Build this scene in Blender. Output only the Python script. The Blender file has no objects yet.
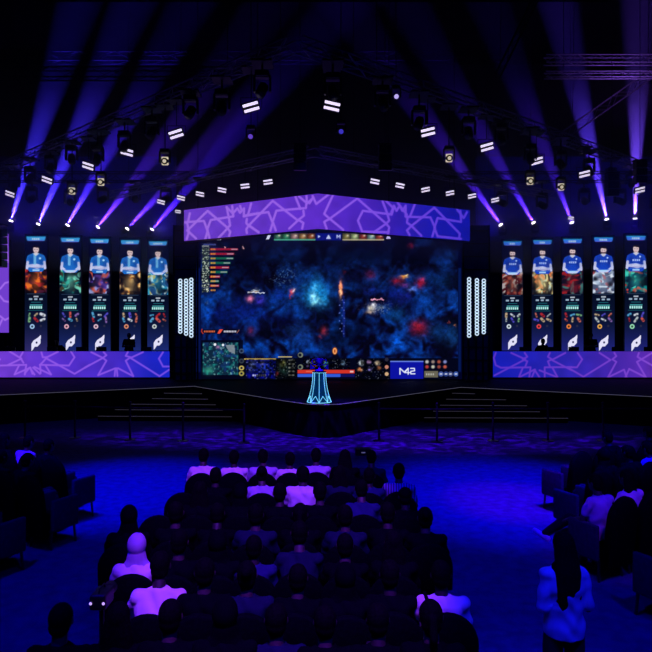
import bpy, math, random
import numpy as np
from mathutils import Vector, Matrix, Euler
random.seed(7)
SC = bpy.context.scene
COL = SC.collection
PI = math.pi
F = 600.0
CZ = 3.3
# ------------------------------------------------------------------ camera, world, lights, exposure
cam_d = bpy.data.cameras.new('camera'); cam_d.sensor_width = 36.0; cam_d.lens = 36.0*F/652.0
cam_d.clip_end = 200
cam = bpy.data.objects.new('camera', cam_d); COL.objects.link(cam)
cam.location = (0, 0, CZ); cam.rotation_euler = (PI/2, 0, 0)
SC.camera = cam
SC.view_settings.view_transform = 'Standard'; SC.view_settings.look = 'None'
SC.view_settings.gamma = 1.0; SC.view_settings.exposure = 0.0; SC.view_settings.use_curve_mapping = False
w = bpy.data.worlds.new('hall_dark'); SC.world = w; w.use_nodes = True
w.node_tree.nodes['Background'].inputs[0].default_value = (0.0, 0.001, 0.03, 1)
w.node_tree.nodes['Background'].inputs[1].default_value = 0.35
SC.cycles.use_denoising = True
SC.cycles.max_bounces = 4; SC.cycles.diffuse_bounces = 2; SC.cycles.volume_bounces = 0
SC.cycles.volume_max_steps = 64; SC.cycles.sample_clamp_indirect = 4.0; SC.cycles.sample_clamp_direct = 0.0
SC.cycles.caustics_reflective = False; SC.cycles.caustics_refractive = False

def P(x, y, Y):            # the point at depth Y seen at photo position x, y
    k = F/Y
    return Vector(((x-326)/k, Y, CZ-(y-326)/k))

def spot(name, loc, target, power, color, angle, blend=0.5, size=0.1):
    d = bpy.data.lights.new(name, 'SPOT'); d.energy = power; d.color = color
    d.spot_size = math.radians(angle); d.spot_blend = blend; d.shadow_soft_size = size
    o = bpy.data.objects.new(name, d); COL.objects.link(o)
    o.location = loc
    o.rotation_euler = (Vector(target)-Vector(loc)).to_track_quat('-Z', 'Y').to_euler()
    return o
# hall wash lights hung from the roof: two blue pools on the aisles, a violet wash on the crowd; added violet fills for the side seats
spot('wash_spot', (-6.5, 8.0, 13.0), (-4.35, 12.0, 0), 27000, (0.0, 0.0, 1.0), 26, 1.0)
spot('wash_spot', (5.5, 7.0, 13.0), (3.6, 11.7, 0), 29000, (0.003, 0.0, 1.0), 29, 1.0)
spot('wash_spot', (4.0, 5.0, 13.5), (3.5, 11.3, 0), 5500, (0.35, 0.0, 1.0), 12, 1.0)
spot('wash_spot', (-4.0, 2.0, 13.0), (-2.5, 6.5, 0), 4200, (0.0, 0.0, 1.0), 70, 1.0)
spot('wash_spot', (4.0, -1.0, 12.0), (3.0, 6.0, 0), 4200, (0.0, 0.0, 1.0), 60, 1.0)
crowd = spot('wash_spot', (0.2, 0.8, 12.5), (-0.62, 6.9, 1.0), 9000, (0.33, 0.045, 1.0), 42, 0.45)
crowd.scale = (0.36, 1.0, 1.0)
spot('wash_spot', (3.0, 0.5, 12.0), (4.0, 8.1, 0.9), 1800, (0.3, 0.03, 1.0), 9, 0.8)  # fill added for the right block seats that the crowd wash misses
spot('wash_spot', (-4.5, 2.0, 12.0), (-5.75, 10.8, 0.9), 2600, (0.3, 0.03, 1.0), 9, 0.8)  # fill added to put violet light on the left block seats
spot('wash_spot', (1.0, 0.2, 9.0), (1.9, 4.84, 0.9), 1100, (0.03, 0.03, 1.0), 14, 0.8)
spot('truss_fill_spot', (13.5, 20.5, 11.0), (12.0, 24.2, 13.8), 420, (0.35, 0.12, 1.0), 70, 1.0)  # unseen fill added to brighten the upper right trusses
# violet rippled pattern light thrown on the floor before the stage
gobo = spot('pattern_spot', (0.8, 14.0, 10.2), (1.0, 17.4, 0), 17000, (0.10, 0.0, 1.0), 96, 0.7, 0.02)
gobo.scale = (1.0, 0.20, 1.0)
gobo.data.use_nodes = True
gt = gobo.data.node_tree; gem = gt.nodes['Emission']
gtc = gt.nodes.new('ShaderNodeTexCoord'); gn = gt.nodes.new('ShaderNodeTexNoise'); gr = gt.nodes.new('ShaderNodeValToRGB')
gm = gt.nodes.new('ShaderNodeMapping')
gm.inputs['Scale'].default_value = (22, 130, 22)
gn.inputs['Scale'].default_value = 1.2; gn.inputs['Detail'].default_value = 2; gn.inputs['Distortion'].default_value = 1.5
gr.color_ramp.elements[0].position = 0.48; gr.color_ramp.elements[0].color = (0.12, 0.12, 0.12, 1)
gr.color_ramp.elements[1].position = 0.68
gt.links.new(gtc.outputs['Normal'], gm.inputs[0]); gt.links.new(gm.outputs[0], gn.inputs['Vector'])
gt.links.new(gn.outputs[0], gr.inputs[0]); gt.links.new(gr.outputs[0], gem.inputs[0])
# stage wash
spot('stage_spot', (0, 17.5, 9.0), (0, 24.0, 1.0), 120, (0.0, 0.02, 1.0), 90, 1.0)
spot('stage_spot', (-9, 16.5, 9.0), (-9.5, 23.0, 1.0), 260, (0.0, 0.02, 1.0), 80, 1.0)
spot('stage_spot', (9, 16.5, 9.0), (9.5, 23.0, 1.0), 260, (0.0, 0.02, 1.0), 80, 1.0)

# ------------------------------------------------------------------ materials
MATS = {}
def mat(name, col, rough=0.6, metal=0.0, var=0.15, scale=12.0, emit=None, es=1.0):
    if name in MATS: return MATS[name]
    m = bpy.data.materials.new(name); m.use_nodes = True; nt = m.node_tree
    b = nt.nodes['Principled BSDF']
    b.inputs['Specular IOR Level'].default_value = 0.02 if rough > 0.6 else 0.4
    b.inputs['Roughness'].default_value = rough; b.inputs['Metallic'].default_value = metal
    tc = nt.nodes.new('ShaderNodeTexCoord'); n = nt.nodes.new('ShaderNodeTexNoise'); r = nt.nodes.new('ShaderNodeValToRGB')
    n.inputs['Scale'].default_value = scale
    r.color_ramp.elements[0].position = 0.3; r.color_ramp.elements[1].position = 0.7
    r.color_ramp.elements[0].color = tuple(c*(1-var) for c in col)+(1,)
    r.color_ramp.elements[1].color = tuple(min(1, c*(1+var)) for c in col)+(1,)
    nt.links.new(tc.outputs['Object'], n.inputs['Vector']); nt.links.new(n.outputs[0], r.inputs[0])
    nt.links.new(r.outputs[0], b.inputs['Base Color'])
    if emit:
        b.inputs['Emission Color'].default_value = tuple(emit)+(1,); b.inputs['Emission Strength'].default_value = es
        m.cycles.emission_sampling = 'NONE'
    MATS[name] = m
    return m
def screen_mat():
    if 'led_screen' in MATS: return MATS['led_screen']
    m = bpy.data.materials.new('led_screen'); m.use_nodes = True; nt = m.node_tree; nt.nodes.clear()
    o = nt.nodes.new('ShaderNodeOutputMaterial'); e = nt.nodes.new('ShaderNodeEmission'); a = nt.nodes.new('ShaderNodeAttribute')
    a.attribute_name = 'pixels'; nt.links.new(a.outputs['Color'], e.inputs[0]); nt.links.new(e.outputs[0], o.inputs[0])
    m.cycles.emission_sampling = 'NONE'
    MATS['led_screen'] = m
    return m
BLACK = mat('black_painted_metal', (0.012, 0.012, 0.015), 0.5, 0.3)
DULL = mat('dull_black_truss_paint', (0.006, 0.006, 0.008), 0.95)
CASE = mat('black_plastic', (0.01, 0.01, 0.012), 0.45)
ALU = mat('aluminium_truss', (0.32, 0.32, 0.36), 0.4, 0.7)
STAGE = mat('black_stage_deck', (0.008, 0.008, 0.02), 0.65, 0, 0.3, 3)
FASCIA = mat('black_stage_skirt', (0.005, 0.005, 0.008), 0.7)
FLOORM = mat('dark_carpet', (0.07, 0.05, 0.16), 0.8, 0, 0.25, 6)
WALLM = mat('black_drape', (0.012, 0.012, 0.02), 0.9, 0, 0.3, 2)
CEILM = mat('black_ceiling', (0.01, 0.01, 0.014), 0.9, 0, 0.3, 1)
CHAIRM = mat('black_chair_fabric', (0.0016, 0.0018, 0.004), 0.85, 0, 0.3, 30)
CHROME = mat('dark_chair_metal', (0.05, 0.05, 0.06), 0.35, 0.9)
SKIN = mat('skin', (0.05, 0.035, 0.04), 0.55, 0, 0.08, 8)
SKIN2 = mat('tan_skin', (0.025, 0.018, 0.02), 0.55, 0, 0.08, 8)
HAIR = mat('black_hair', (0.003, 0.003, 0.004), 0.8, 0, 0.4, 60)
WHITE = mat('white_cotton', (0.75, 0.72, 0.76), 0.85, 0, 0.08, 5)
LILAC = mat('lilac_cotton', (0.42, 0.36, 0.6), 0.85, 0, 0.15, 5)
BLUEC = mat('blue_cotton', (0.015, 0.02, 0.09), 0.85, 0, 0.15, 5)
NAVY = mat('navy_cotton', (0.008, 0.012, 0.035), 0.85, 0, 0.2, 5)
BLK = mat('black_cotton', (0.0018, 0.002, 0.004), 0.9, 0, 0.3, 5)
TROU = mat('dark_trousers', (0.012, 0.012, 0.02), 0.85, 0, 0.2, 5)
SHOE = mat('dark_shoe', (0.02, 0.02, 0.03), 0.5)
WSHOE = mat('white_shoe', (0.8, 0.75, 0.85), 0.5)
LAMP = mat('white_lamp_face', (0.8, 0.8, 0.9), 0.4, emit=(0.83, 0.72, 1.0), es=1.15)
WARM = mat('warm_lamp_glass', (0.8, 0.75, 0.6), 0.4, emit=(0.7, 0.6, 0.42), es=0.85)
BEAMG = mat('beam_lens', (0.9, 0.8, 1.0), 0.3, emit=(1.0, 0.85, 1.0), es=8)
RINGM = mat('ring_pixel_light', (0.7, 0.9, 1), 0.4, emit=(0.62, 0.8, 1.0), es=1.0); RINGM.cycles.emission_sampling = 'AUTO'
NEON = mat('cyan_neon', (0.2, 0.8, 1), 0.4, emit=(0.22, 0.8, 1.0), es=1.15)
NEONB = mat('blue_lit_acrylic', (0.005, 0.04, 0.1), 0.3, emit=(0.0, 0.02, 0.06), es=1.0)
EDGE = mat('glow_painted_edge', (0.5, 0.48, 0.5), 0.4, 0.2, emit=(0.07, 0.065, 0.09), es=1.0)  # weak emission paints in the pale light on the aluminium edge
EDGE2 = mat('glow_painted_nosing', (0.5, 0.45, 0.4), 0.5, 0.2, emit=(0.03, 0.026, 0.034), es=1.0)  # nosings are no lamps; their lit look is painted in as emission
TROPHY = mat('dark_blue_trophy', (0.06, 0.06, 0.6), 0.4, 0.2)
PHONE = mat('phone_screen_glow', (0.8, 0.9, 1), 0.3, emit=(0.75, 0.85, 1.0), es=1.0)
MON = mat('monitor_back', (0.03, 0.03, 0.035), 0.4)
m = mat('striped_cotton', (0.3, 0.28, 0.4), 0.85, 0, 0.1, 5)
nt = m.node_tree; wv = nt.nodes.new('ShaderNodeTexWave'); rp = nt.nodes.new('ShaderNodeValToRGB'); tc = nt.nodes.new('ShaderNodeTexCoord')
wv.inputs['Scale'].default_value = 9; rp.color_ramp.elements[0].color = (0.05, 0.05, 0.1, 1); rp.color_ramp.elements[1].color = (0.6, 0.55, 0.7, 1)
nt.links.new(tc.outputs['Object'], wv.inputs[0]); nt.links.new(wv.outputs[0], rp.inputs[0]); nt.links.new(rp.outputs[0], nt.nodes['Principled BSDF'].inputs['Base Color'])
STRIPE = m
VMAT = bpy.data.materials.new('stage_haze'); VMAT.use_nodes = True; VMAT.node_tree.nodes.clear()
_o = VMAT.node_tree.nodes.new('ShaderNodeOutputMaterial'); _v = VMAT.node_tree.nodes.new('ShaderNodeVolumeScatter')
_v.inputs['Density'].default_value = 0.012
HN = VMAT.node_tree.nodes; HL = VMAT.node_tree.links
_g = HN.new('ShaderNodeNewGeometry'); _s = HN.new('ShaderNodeSeparateXYZ'); _m = HN.new('ShaderNodeMapRange')
_m.inputs['From Min'].default_value = 8; _m.inputs['From Max'].default_value = 14.5; _m.inputs['To Min'].default_value = 0.034; _m.inputs['To Max'].default_value = 0.002
HL.new(_g.outputs['Position'], _s.inputs[0]); HL.new(_s.outputs[2], _m.inputs['Value']); _m2 = HN.new('ShaderNodeMapRange'); _m2.interpolation_type = 'SMOOTHSTEP'; _ad = HN.new('ShaderNodeMath')
_m2.inputs['From Min'].default_value = 7.8; _m2.inputs['From Max'].default_value = 10.0; _m2.inputs['To Min'].default_value = 0.34; _m2.inputs['To Max'].default_value = 0.0
HL.new(_s.outputs[2], _m2.inputs['Value']); HL.new(_m.outputs[0], _ad.inputs[0]); HL.new(_m2.outputs[0], _ad.inputs[1])
_m3 = HN.new('ShaderNodeMapRange'); _m3.interpolation_type = 'SMOOTHSTEP'
_m3.inputs['From Min'].default_value = 28.2; _m3.inputs['From Max'].default_value = 29.2
HL.new(_s.outputs[1], _m3.inputs['Value']); _mu = HN.new('ShaderNodeMath'); _mu.operation = 'MULTIPLY'
HL.new(_m2.outputs[0], _mu.inputs[0]); HL.new(_m3.outputs[0], _mu.inputs[1]); HL.new(_mu.outputs[0], _ad.inputs[1])
HL.new(_ad.outputs[0], _v.inputs['Density']); _v.inputs['Anisotropy'].default_value = 0.0
VMAT.node_tree.links.new(_v.outputs[0], _o.inputs['Volume'])

# ------------------------------------------------------------------ mesh helpers
class MB:
    def __init__(s): s.v = []; s.f = []
    def add(s, vs, fs):
        n = len(s.v); s.v += [tuple(v) for v in vs]; s.f += [tuple(i+n for i in f) for f in fs]; return s
    def box(s, c, size, rot=None, bev=0.0):
        c = Vector(c); hx, hy, hz = [q/2 for q in size]
        if bev <= 0:
            vs = [Vector((x*hx, y*hy, z*hz)) for z in (-1, 1) for y in (-1, 1) for x in (-1, 1)]
            fs = [(0, 2, 3, 1), (4, 5, 7, 6), (0, 1, 5, 4), (2, 6, 7, 3), (0, 4, 6, 2), (1, 3, 7, 5)]
        else:
            b = min(bev, hx*.95, hy*.95, hz*.95)
            prof = []
            for cx, cy, a0 in ((1, 1, 0), (-1, 1, 90), (-1, -1, 180), (1, -1, 270)):
                for t in (0, 30, 60, 90):
                    a = math.radians(a0+t); prof.append((cx, cy, math.cos(a), math.sin(a)))
            rings = [(-hz, 0.35), (-hz+b*.3, 0.8), (-hz+b, 1), (hz-b, 1), (hz-b*.3, 0.8), (hz, 0.35)]
            vs = []
            for z, q in rings:
                for cx, cy, ca, sa in prof:
                    vs.append(Vector((cx*(hx-b)+ca*b*q, cy*(hy-b)+sa*b*q, z)))
            n = len(prof); fs = []
            for r in range(len(rings)-1):
                for i in range(n):
                    fs.append((r*n+i, r*n+(i+1) % n, (r+1)*n+(i+1) % n, (r+1)*n+i))
            fs.append(tuple(range(n-1, -1, -1))); fs.append(tuple(range((len(rings)-1)*n, len(rings)*n)))
        if rot is not None:
            R = rot if isinstance(rot, Matrix) else Euler(rot).to_matrix()
            vs = [R @ v for v in vs]
        return s.add([v+c for v in vs], fs)
    def rings(s, rs, closed_ends=True):
        n = len(rs[0]); vs = [p for r in rs for p in r]; fs = []
        for r in range(len(rs)-1):
            for i in range(n): fs.append((r*n+i, r*n+(i+1) % n, (r+1)*n+(i+1) % n, (r+1)*n+i))
        if closed_ends: fs.append(tuple(range(n-1, -1, -1))); fs.append(tuple(range((len(rs)-1)*n, len(rs)*n)))
        return s.add(vs, fs)
    def tube(s, p0, p1, r0, r1=None, n=8, cap=False):
        p0 = Vector(p0); p1 = Vector(p1); r1 = r0 if r1 is None else r1
        d = (p1-p0); L = d.length
        if L < 1e-6: return s
        d.normalize(); a = d.orthogonal().normalized(); b = d.cross(a)
        st = [(p0, r0), (p1, r1)]
        if cap:
            st = [(p0-d*r0*math.cos(t), r0*math.sin(t)) for t in (0.25, 0.7, 1.15)]+st+[(p1+d*r1*math.sin(t), r1*math.cos(t)) for t in (0.42, 0.87, 1.32)]
        return s.rings([[c+(a*math.cos(2*PI*i/n)+b*math.sin(2*PI*i/n))*r for i in range(n)] for c, r in st])
    def path(s, pts, r, n=6):
        for a, b in zip(pts, pts[1:]): s.tube(a, b, r, r, n, True)
        return s
    def ell(s, c, r, rot=None, nu=14, nv=9):
        c = Vector(c); R = Euler(rot).to_matrix() if rot else Matrix.Identity(3); rs = []
        for j in range(1, nv):
            t = PI*j/nv
            rs.append([c+R @ Vector((r[0]*math.sin(t)*math.cos(2*PI*i/nu), r[1]*math.sin(t)*math.sin(2*PI*i/nu), -r[2]*math.cos(t))) for i in range(nu)])
        return s.rings(rs)
    def loft(s, secs, n=16):      # (centre, rx, ry) horizontal ellipses
        return s.rings([[Vector(c)+Vector((rx*math.cos(2*PI*i/n), ry*math.sin(2*PI*i/n), 0)) for i in range(n)] for c, rx, ry in secs])
    def prism(s, pts, z0, z1):
        n = len(pts); vs = [(p[0], p[1], z0) for p in pts]+[(p[0], p[1], z1) for p in pts]
        fs = [tuple(range(n-1, -1, -1)), tuple(range(n, 2*n))]+[(i, (i+1) % n, n+(i+1) % n, n+i) for i in range(n)]
        return s.add(vs, fs)
    def mesh(s, name, m, smooth=False):
        me = bpy.data.meshes.new(name); me.from_pydata(s.v, [], s.f); me.update()
        if m: me.materials.append(m)
        if smooth:
            for p in me.polygons: p.use_smooth = True
        return me
    def build(s, name, m, parent=None, smooth=False, loc=None):
        return link(name, s.mesh(name, m, smooth), parent, loc)
def link(name, me, parent=None, loc=None, rz=0):
    o = bpy.data.objects.new(name, me); COL.objects.link(o)
    if parent: o.parent = parent
    if loc is not None: o.location = loc
    if rz: o.rotation_euler = (0, 0, rz)
    return o
def tag(o, label=None, cat=None, group=None, kind=None):
    if label: o['label'] = label
    if cat: o['category'] = cat
    if group: o['group'] = group
    if kind: o['kind'] = kind
    return o
def thing(name, label, cat, loc=(0, 0, 0), rz=0, group=None):
    o = bpy.data.objects.new(name, None); COL.objects.link(o); o.location = loc; o.rotation_euler = (0, 0, rz)
    o.empty_display_size = 0.2
    return tag(o, label, cat, group)
def copy_tree(o, parent=None, loc=None, rz=None, label=None, group=None):
    c = o.copy(); COL.objects.link(c); c.parent = parent
    if loc is not None: c.location = loc
    if rz is not None: c.rotation_euler = (0, 0, rz)
    if label: c['label'] = label
    if group: c['group'] = group
    for ch in list(o.children): copy_tree(ch, c)
    return c
def struct(name, mb, m, smooth=False):
    return tag(mb.build(name, m, None, smooth), kind='structure')
def ordn(i): return ['first', 'second', 'third', 'fourth', 'fifth', 'sixth', 'seventh', 'eighth', 'ninth', 'tenth', 'eleventh', 'twelfth'][i]

# ------------------------------------------------------------------ painter for LED screens (content only)
def srgb2lin(c):
    c = np.clip(c, 0, 255)/255.0
    return np.where(c <= 0.04045, c/12.92, ((c+0.055)/1.055)**2.4)
def vnoise(x, y, scale, seed):
    r = np.random.RandomState(seed); g = r.rand(96, 96)
    x = x/scale+13.7; y = y/scale+7.3; xi = np.floor(x).astype(int); yi = np.floor(y).astype(int)
    fx = x-xi; fy = y-yi; fx = fx*fx*(3-2*fx); fy = fy*fy*(3-2*fy)
    a = g[yi % 96, xi % 96]; b = g[yi % 96, (xi+1) % 96]; c = g[(yi+1) % 96, xi % 96]; d = g[(yi+1) % 96, (xi+1) % 96]
    return (a*(1-fx)+b*fx)*(1-fy)+(c*(1-fx)+d*fx)*fy
class Art:
    def __init__(s, x, y): s.x = x; s.y = y; s.c = np.zeros(x.shape+(3,))
    def mix(s, col, a):
        a = np.clip(a, 0, 1)[..., None]; s.c = s.c*(1-a)+np.asarray(col, float)*a
    def add(s, col, a): s.c = s.c+np.asarray(col, float)*a[..., None]
    def blob(s, x, y, rx, ry, col, a=1.0, p=1.0):
        d = ((s.x-x)/rx)**2+((s.y-y)/ry)**2; s.mix(col, a*np.exp(-d**p))
    def disc(s, x, y, rx, ry, col, a=1.0, soft=0.25):
        d = np.sqrt(((s.x-x)/rx)**2+((s.y-y)/ry)**2); s.mix(col, a*np.clip((1-d)/soft+0.5, 0, 1))
    def rect(s, x0, y0, x1, y1, col, a=1.0, soft=0.3):
        m = np.clip((s.x-x0)/soft+.5, 0, 1)*np.clip((x1-s.x)/soft+.5, 0, 1)*np.clip((s.y-y0)/soft+.5, 0, 1)*np.clip((y1-s.y)/soft+.5, 0, 1)
        s.mix(col, a*m)
    def line(s, pts, wd, col, a=1.0, soft=0.5):
        m = np.zeros(s.x.shape)
        for (x0, y0), (x1, y1) in zip(pts, pts[1:]):
            dx, dy = x1-x0, y1-y0; L = dx*dx+dy*dy+1e-9
            t = np.clip(((s.x-x0)*dx+(s.y-y0)*dy)/L, 0, 1)
            d = np.hypot(s.x-x0-t*dx, s.y-y0-t*dy)
            m = np.maximum(m, np.clip((wd/2-d)/soft+.5, 0, 1))
        s.mix(col, a*m)
    def poly(s, pts, col, a=1.0):
        ins = np.zeros(s.x.shape, bool); n = len(pts)
        for i in range(n):
            x0, y0 = pts[i]; x1, y1 = pts[(i+1) % n]
            if y0 == y1: continue
            c = ((y0 > s.y) != (y1 > s.y)) & (s.x < (x1-x0)*(s.y-y0)/(y1-y0)+x0)
            ins ^= c
        s.mix(col, a*ins)
def led_panel(name, p00, p10, p01, nx, ny, paint, parent=None, thick=None):
    # p00 lower left, p10 lower right, p01 upper left; paint(art, U, V) with art in the units given by coords
    p00, p10, p01 = Vector(p00), Vector(p10), Vector(p01)
    U, V = np.meshgrid(np.linspace(0, 1, nx+1), np.linspace(0, 1, ny+1))
    e1 = np.array(p10-p00); e2 = np.array(p01-p00)
    W = np.array(p00)[None, None]+U[..., None]*e1+V[..., None]*e2
    col = srgb2lin(paint(U, V, W))
    me = bpy.data.meshes.new(name)
    idx = np.arange((nx+1)*(ny+1)).reshape(ny+1, nx+1)
    q = np.stack([idx[:-1, :-1], idx[:-1, 1:], idx[1:, 1:], idx[1:, :-1]], -1).reshape(-1, 4)
    me.vertices.add((nx+1)*(ny+1)); me.vertices.foreach_set('co', W.reshape(-1).astype(np.float32))
    me.loops.add(q.size); me.loops.foreach_set('vertex_index', q.reshape(-1).astype(np.int32))
    me.polygons.add(len(q)); me.polygons.foreach_set('loop_start', np.arange(0, q.size, 4, dtype=np.int32))
    me.update(calc_edges=True); me.validate()
    at = me.color_attributes.new('pixels', 'FLOAT_COLOR', 'POINT')
    rgba = np.concatenate([col.reshape(-1, 3), np.ones((col.size//3, 1))], 1).astype(np.float32)
    at.data.foreach_set('color', rgba.reshape(-1))
    me.materials.append(screen_mat())
    return link(name, me, parent)
def pic(W):      # how far across and down each LED sits, in the units the artwork was traced in
    k = F/W[..., 1]
    return 326+W[..., 0]*k, 326-(W[..., 2]-CZ)*k

BEAMP = 105000
# ------------------------------------------------------------------ hall shell
struct('floor', MB().box((0, 17, -0.05), (44, 42, 0.1)), FLOORM)
struct('ceiling', MB().box((0, 17, 19.05), (44, 42, 0.1)), CEILM)
struct('wall_back', MB().box((0, 36.1, 9.5), (44, 0.2, 19)), WALLM)
struct('wall_left', MB().box((-22.1, 17, 9.5), (0.2, 42, 19)), WALLM)
struct('wall_right', MB().box((22.1, 17, 9.5), (0.2, 42, 19)), WALLM)
hz = MB().box((0, 27.0, 12.3), (43, 17.4, 12.8)).build('stage_haze', VMAT)
tag(hz, kind='stuff'); hz['label'] = 'thin smoke haze hanging over the stage lit by blue beams'; hz['category'] = 'haze'

# ------------------------------------------------------------------ stage deck with pointed thrust, skirt, edge
Lc, Rc = P(194, 386, 600*2.3/60), P(461, 387, 600*2.3/61)
Lc.z = Rc.z = 1.0
tip = [(-1.15, 18.35), (-0.55, 17.75), (-0.05, 17.6), (0.45, 17.75), (1.0, 18.35)]
outL, outR = (-14.5, 17.9), (14.5, 17.5)
front = [outL, (-10.9, 20.1), (Lc.x, Lc.y)]+tip+[(Rc.x, Rc.y), (10.7, 19.6), outR]
poly = front+[(21.5, 17.5), (21.5, 33), (-21.5, 33), (-21.5, 17.9)]
stage = thing('stage', 'wide black stage with a pointed centre thrust and thin pale edge line', 'stage', (0, 22, 0))
tag(stage, kind='structure')
off = Vector((0, -22, 0))
def sb(name, mb, m, **k): return mb.build(name, m, stage, loc=off, **k)
sb('deck', MB().prism(poly, 0.94, 1.0), STAGE)
inner = [(x*0.995, y+0.06) for x, y in front]+[(21.3, 18), (21.3, 32.8), (-21.3, 32.8), (-21.3, 18)]
sb('skirt', MB().prism(inner, 0.0, 0.94), FASCIA)
e = MB()
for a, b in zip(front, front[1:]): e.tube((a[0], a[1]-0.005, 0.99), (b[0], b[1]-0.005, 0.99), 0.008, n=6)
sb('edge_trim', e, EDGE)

# ------------------------------------------------------------------ fanned steps in the two corners
def steps(name, corner, spec, label):
    t = thing(name, label, 'steps', (corner.x, corner.y-1, 0))
    o = Vector((-corner.x, -corner.y+1, 0))
    for i, (xl, xr, y) in enumerate(spec):
        z = 1-(i+1)/6.0
        A = P(xl, y, F*(CZ-z)/(y-326)); B = P(xr, y+0.6, F*(CZ-z)/(y+0.6-326))
        pts = [(A.x, A.y), (B.x, B.y), (corner.x+(B.x-corner.x)*0.02, corner.y+0.05)]
        # the far vertices reach under the stage so that the tread has no gap behind
        pts = [(A.x, A.y), (B.x, B.y), (B.x+(corner.x-B.x)*0.15, B.y+0.45), (corner.x, corner.y+0.02), (A.x+(corner.x-A.x)*0.15, A.y+0.45)]
        tr = MB().prism(pts, 0.0 if i == 4 else z-1/6.0, z).build('tread', FASCIA, t, loc=o)
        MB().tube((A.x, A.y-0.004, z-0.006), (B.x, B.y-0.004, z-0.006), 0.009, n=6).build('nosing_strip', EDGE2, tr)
steps('stage_steps', Lc, [(164, 202, 393), (152, 208, 398.4), (131, 216, 404), (115, 223, 409.5), (98, 232, 416)], 'fan of black steps with pale nosings up to the stage left of the thrust')
steps('stage_steps', Rc, [(452, 475, 393), (446, 506, 399), (440, 527, 405), (433, 540, 411), (424, 568, 417.5)], 'fan of black steps with pale nosings up to the stage right of the thrust')

# ------------------------------------------------------------------ LED walls
def scl(lst, x0, y0, s): return [[(x0+a/s, y0+b/s) for a, b in pl] for pl in lst]
HDR = scl([[(40,262),(195,252),(225,335),(205,405)],[(60,330),(225,170),(390,310),(310,395)],[(60,330),(130,395)],[(80,190),(65,260),(45,265)],
 [(60,275),(72,340),(55,400)],[(240,390),(222,320),(250,245),(430,215)],[(380,140),(400,235),(408,290),(385,310),(410,340),(400,375)],
 [(380,140),(430,190)],[(425,130),(435,215)],[(430,190),(468,150),(490,185),(522,150),(520,215)],[(490,130),(500,160)],[(580,110),(555,200),(520,215),(640,190)],
 [(545,235),(540,270),(560,290),(540,320),(545,350)],[(560,290),(640,345)]], 180, 190, 8.15)
HDR += scl([[(5,280),(150,262),(185,350),(165,415)],[(-10,370),(185,170),(390,330),(320,395)],[(0,375),(70,425)],[(210,410),(185,340),(215,250),(440,230)],
 [(370,135),(410,235)],[(435,250),(440,290),(395,325),(435,350),(425,395)],[(400,135),(460,185),(455,230)],[(460,130),(465,190),(510,150),(485,190)],
 [(510,130),(540,195),(645,115)]], 250, 180, 8.15)
HDR += scl([[(145,85),(75,235),(120,275),(75,300),(95,355)],[(120,275),(345,110),(580,315),(480,385)],[(120,275),(230,365)],
 [(600,385),(385,380),(350,290),(390,210),(625,240)],[(550,130),(590,235),(605,290),(580,315),(605,345),(595,395)],[(580,130),(640,190),(625,240)]], 315, 185, 8.15)
HDR += scl([[(5,185),(30,120),(50,160),(75,120),(95,160),(120,120),(120,200)],[(190,110),(155,200)],[(60,100),(130,190)],[(120,205),(310,210),(345,290),(325,355)],
 [(135,210),(130,250),(165,275),(130,310),(150,345)],[(165,275),(340,135),(535,335),(530,370)],[(165,275),(240,350)],[(365,355),(340,290),(365,215),(545,245),(540,160)],
 [(365,355),(545,375)],[(515,150),(565,215),(590,170)]], 390, 190, 7.67)
DSKL = scl([[(65,80),(155,135),(60,180)],[(-60,205),(0,185),(190,180),(180,250)],[(165,90),(145,125),(170,165)],[(140,180),(105,250),(220,200),(235,245)],
 [(180,240),(215,200),(250,250)],[(240,200),(290,245)],[(300,90),(310,125),(340,125),(310,160),(290,180)],[(420,85),(330,130),(540,245),(650,180)],
 [(290,180),(500,185),(540,125),(515,85)],[(290,180),(295,240)],[(330,185),(370,250),(250,195)],[(-80,80),(0,140),(-60,180)]], 0, 340, 7.244)
DSKL += scl([[(0,200),(130,130),(45,88)],[(135,88),(155,110),(130,130),(155,150),(95,255),(220,205),(215,260)],
 [(240,205),(350,262),(295,150),(330,125),(295,115),(310,88)],[(230,205),(235,260)],[(420,88),(330,130),(540,262),(610,215)],[(565,88),(535,135),(565,192),(620,192)]], 85, 340, 7.244)
DSKR = scl([[(60,100),(45,140),(60,195),(100,215),(330,212),(320,295)],[(50,275),(290,150),(180,100)],[(285,100),(305,130),(270,150),(305,165),(290,205)],
 [(270,215),(240,290),(360,230),(400,290)],[(340,290),(365,230)],[(440,290),(440,212),(650,210)],[(480,100),(465,130),(495,150),(465,165),(480,205)],
 [(600,100),(495,155),(650,235)],[(500,215),(540,290),(400,235)]], 488, 340, 7.76)
DSKR += scl([[(75,100),(110,150),(70,212),(0,212)],[(0,215),(120,285),(330,155),(245,100)],[(360,100),(375,125),(345,150),(375,170),(310,290),(435,230),(455,290)],
 [(475,225),(445,290)],[(475,225),(605,290),(535,170),(570,150),(540,130),(550,100)],[(720,60),(570,150),(720,235)]], 568, 340, 7.76)
def girih(lines, stops, lcol, wd):
    def f(U, V, W):
        x, y = pic(W); a = Art(x, y)
        xs = [q[0] for q in stops]
        for i in range(3): a.c[..., i] = np.interp(x, xs, [q[1][i] for q in stops])
        a.c = a.c*(0.94+0.12*vnoise(x, y, 9.0, 3))[..., None]
        lc = [np.interp(x, xs, [q[1][i] for q in lcol]) for i in range(3)]
        for L in lines:
            b = Art(x, y); b.line(L, wd, (1, 0, 0), 1.0, 0.8)
            m = b.c[..., 0:1]; a.c = a.c*(1-m)+np.stack(lc, -1)*m
        return a.c
    return f
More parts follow.
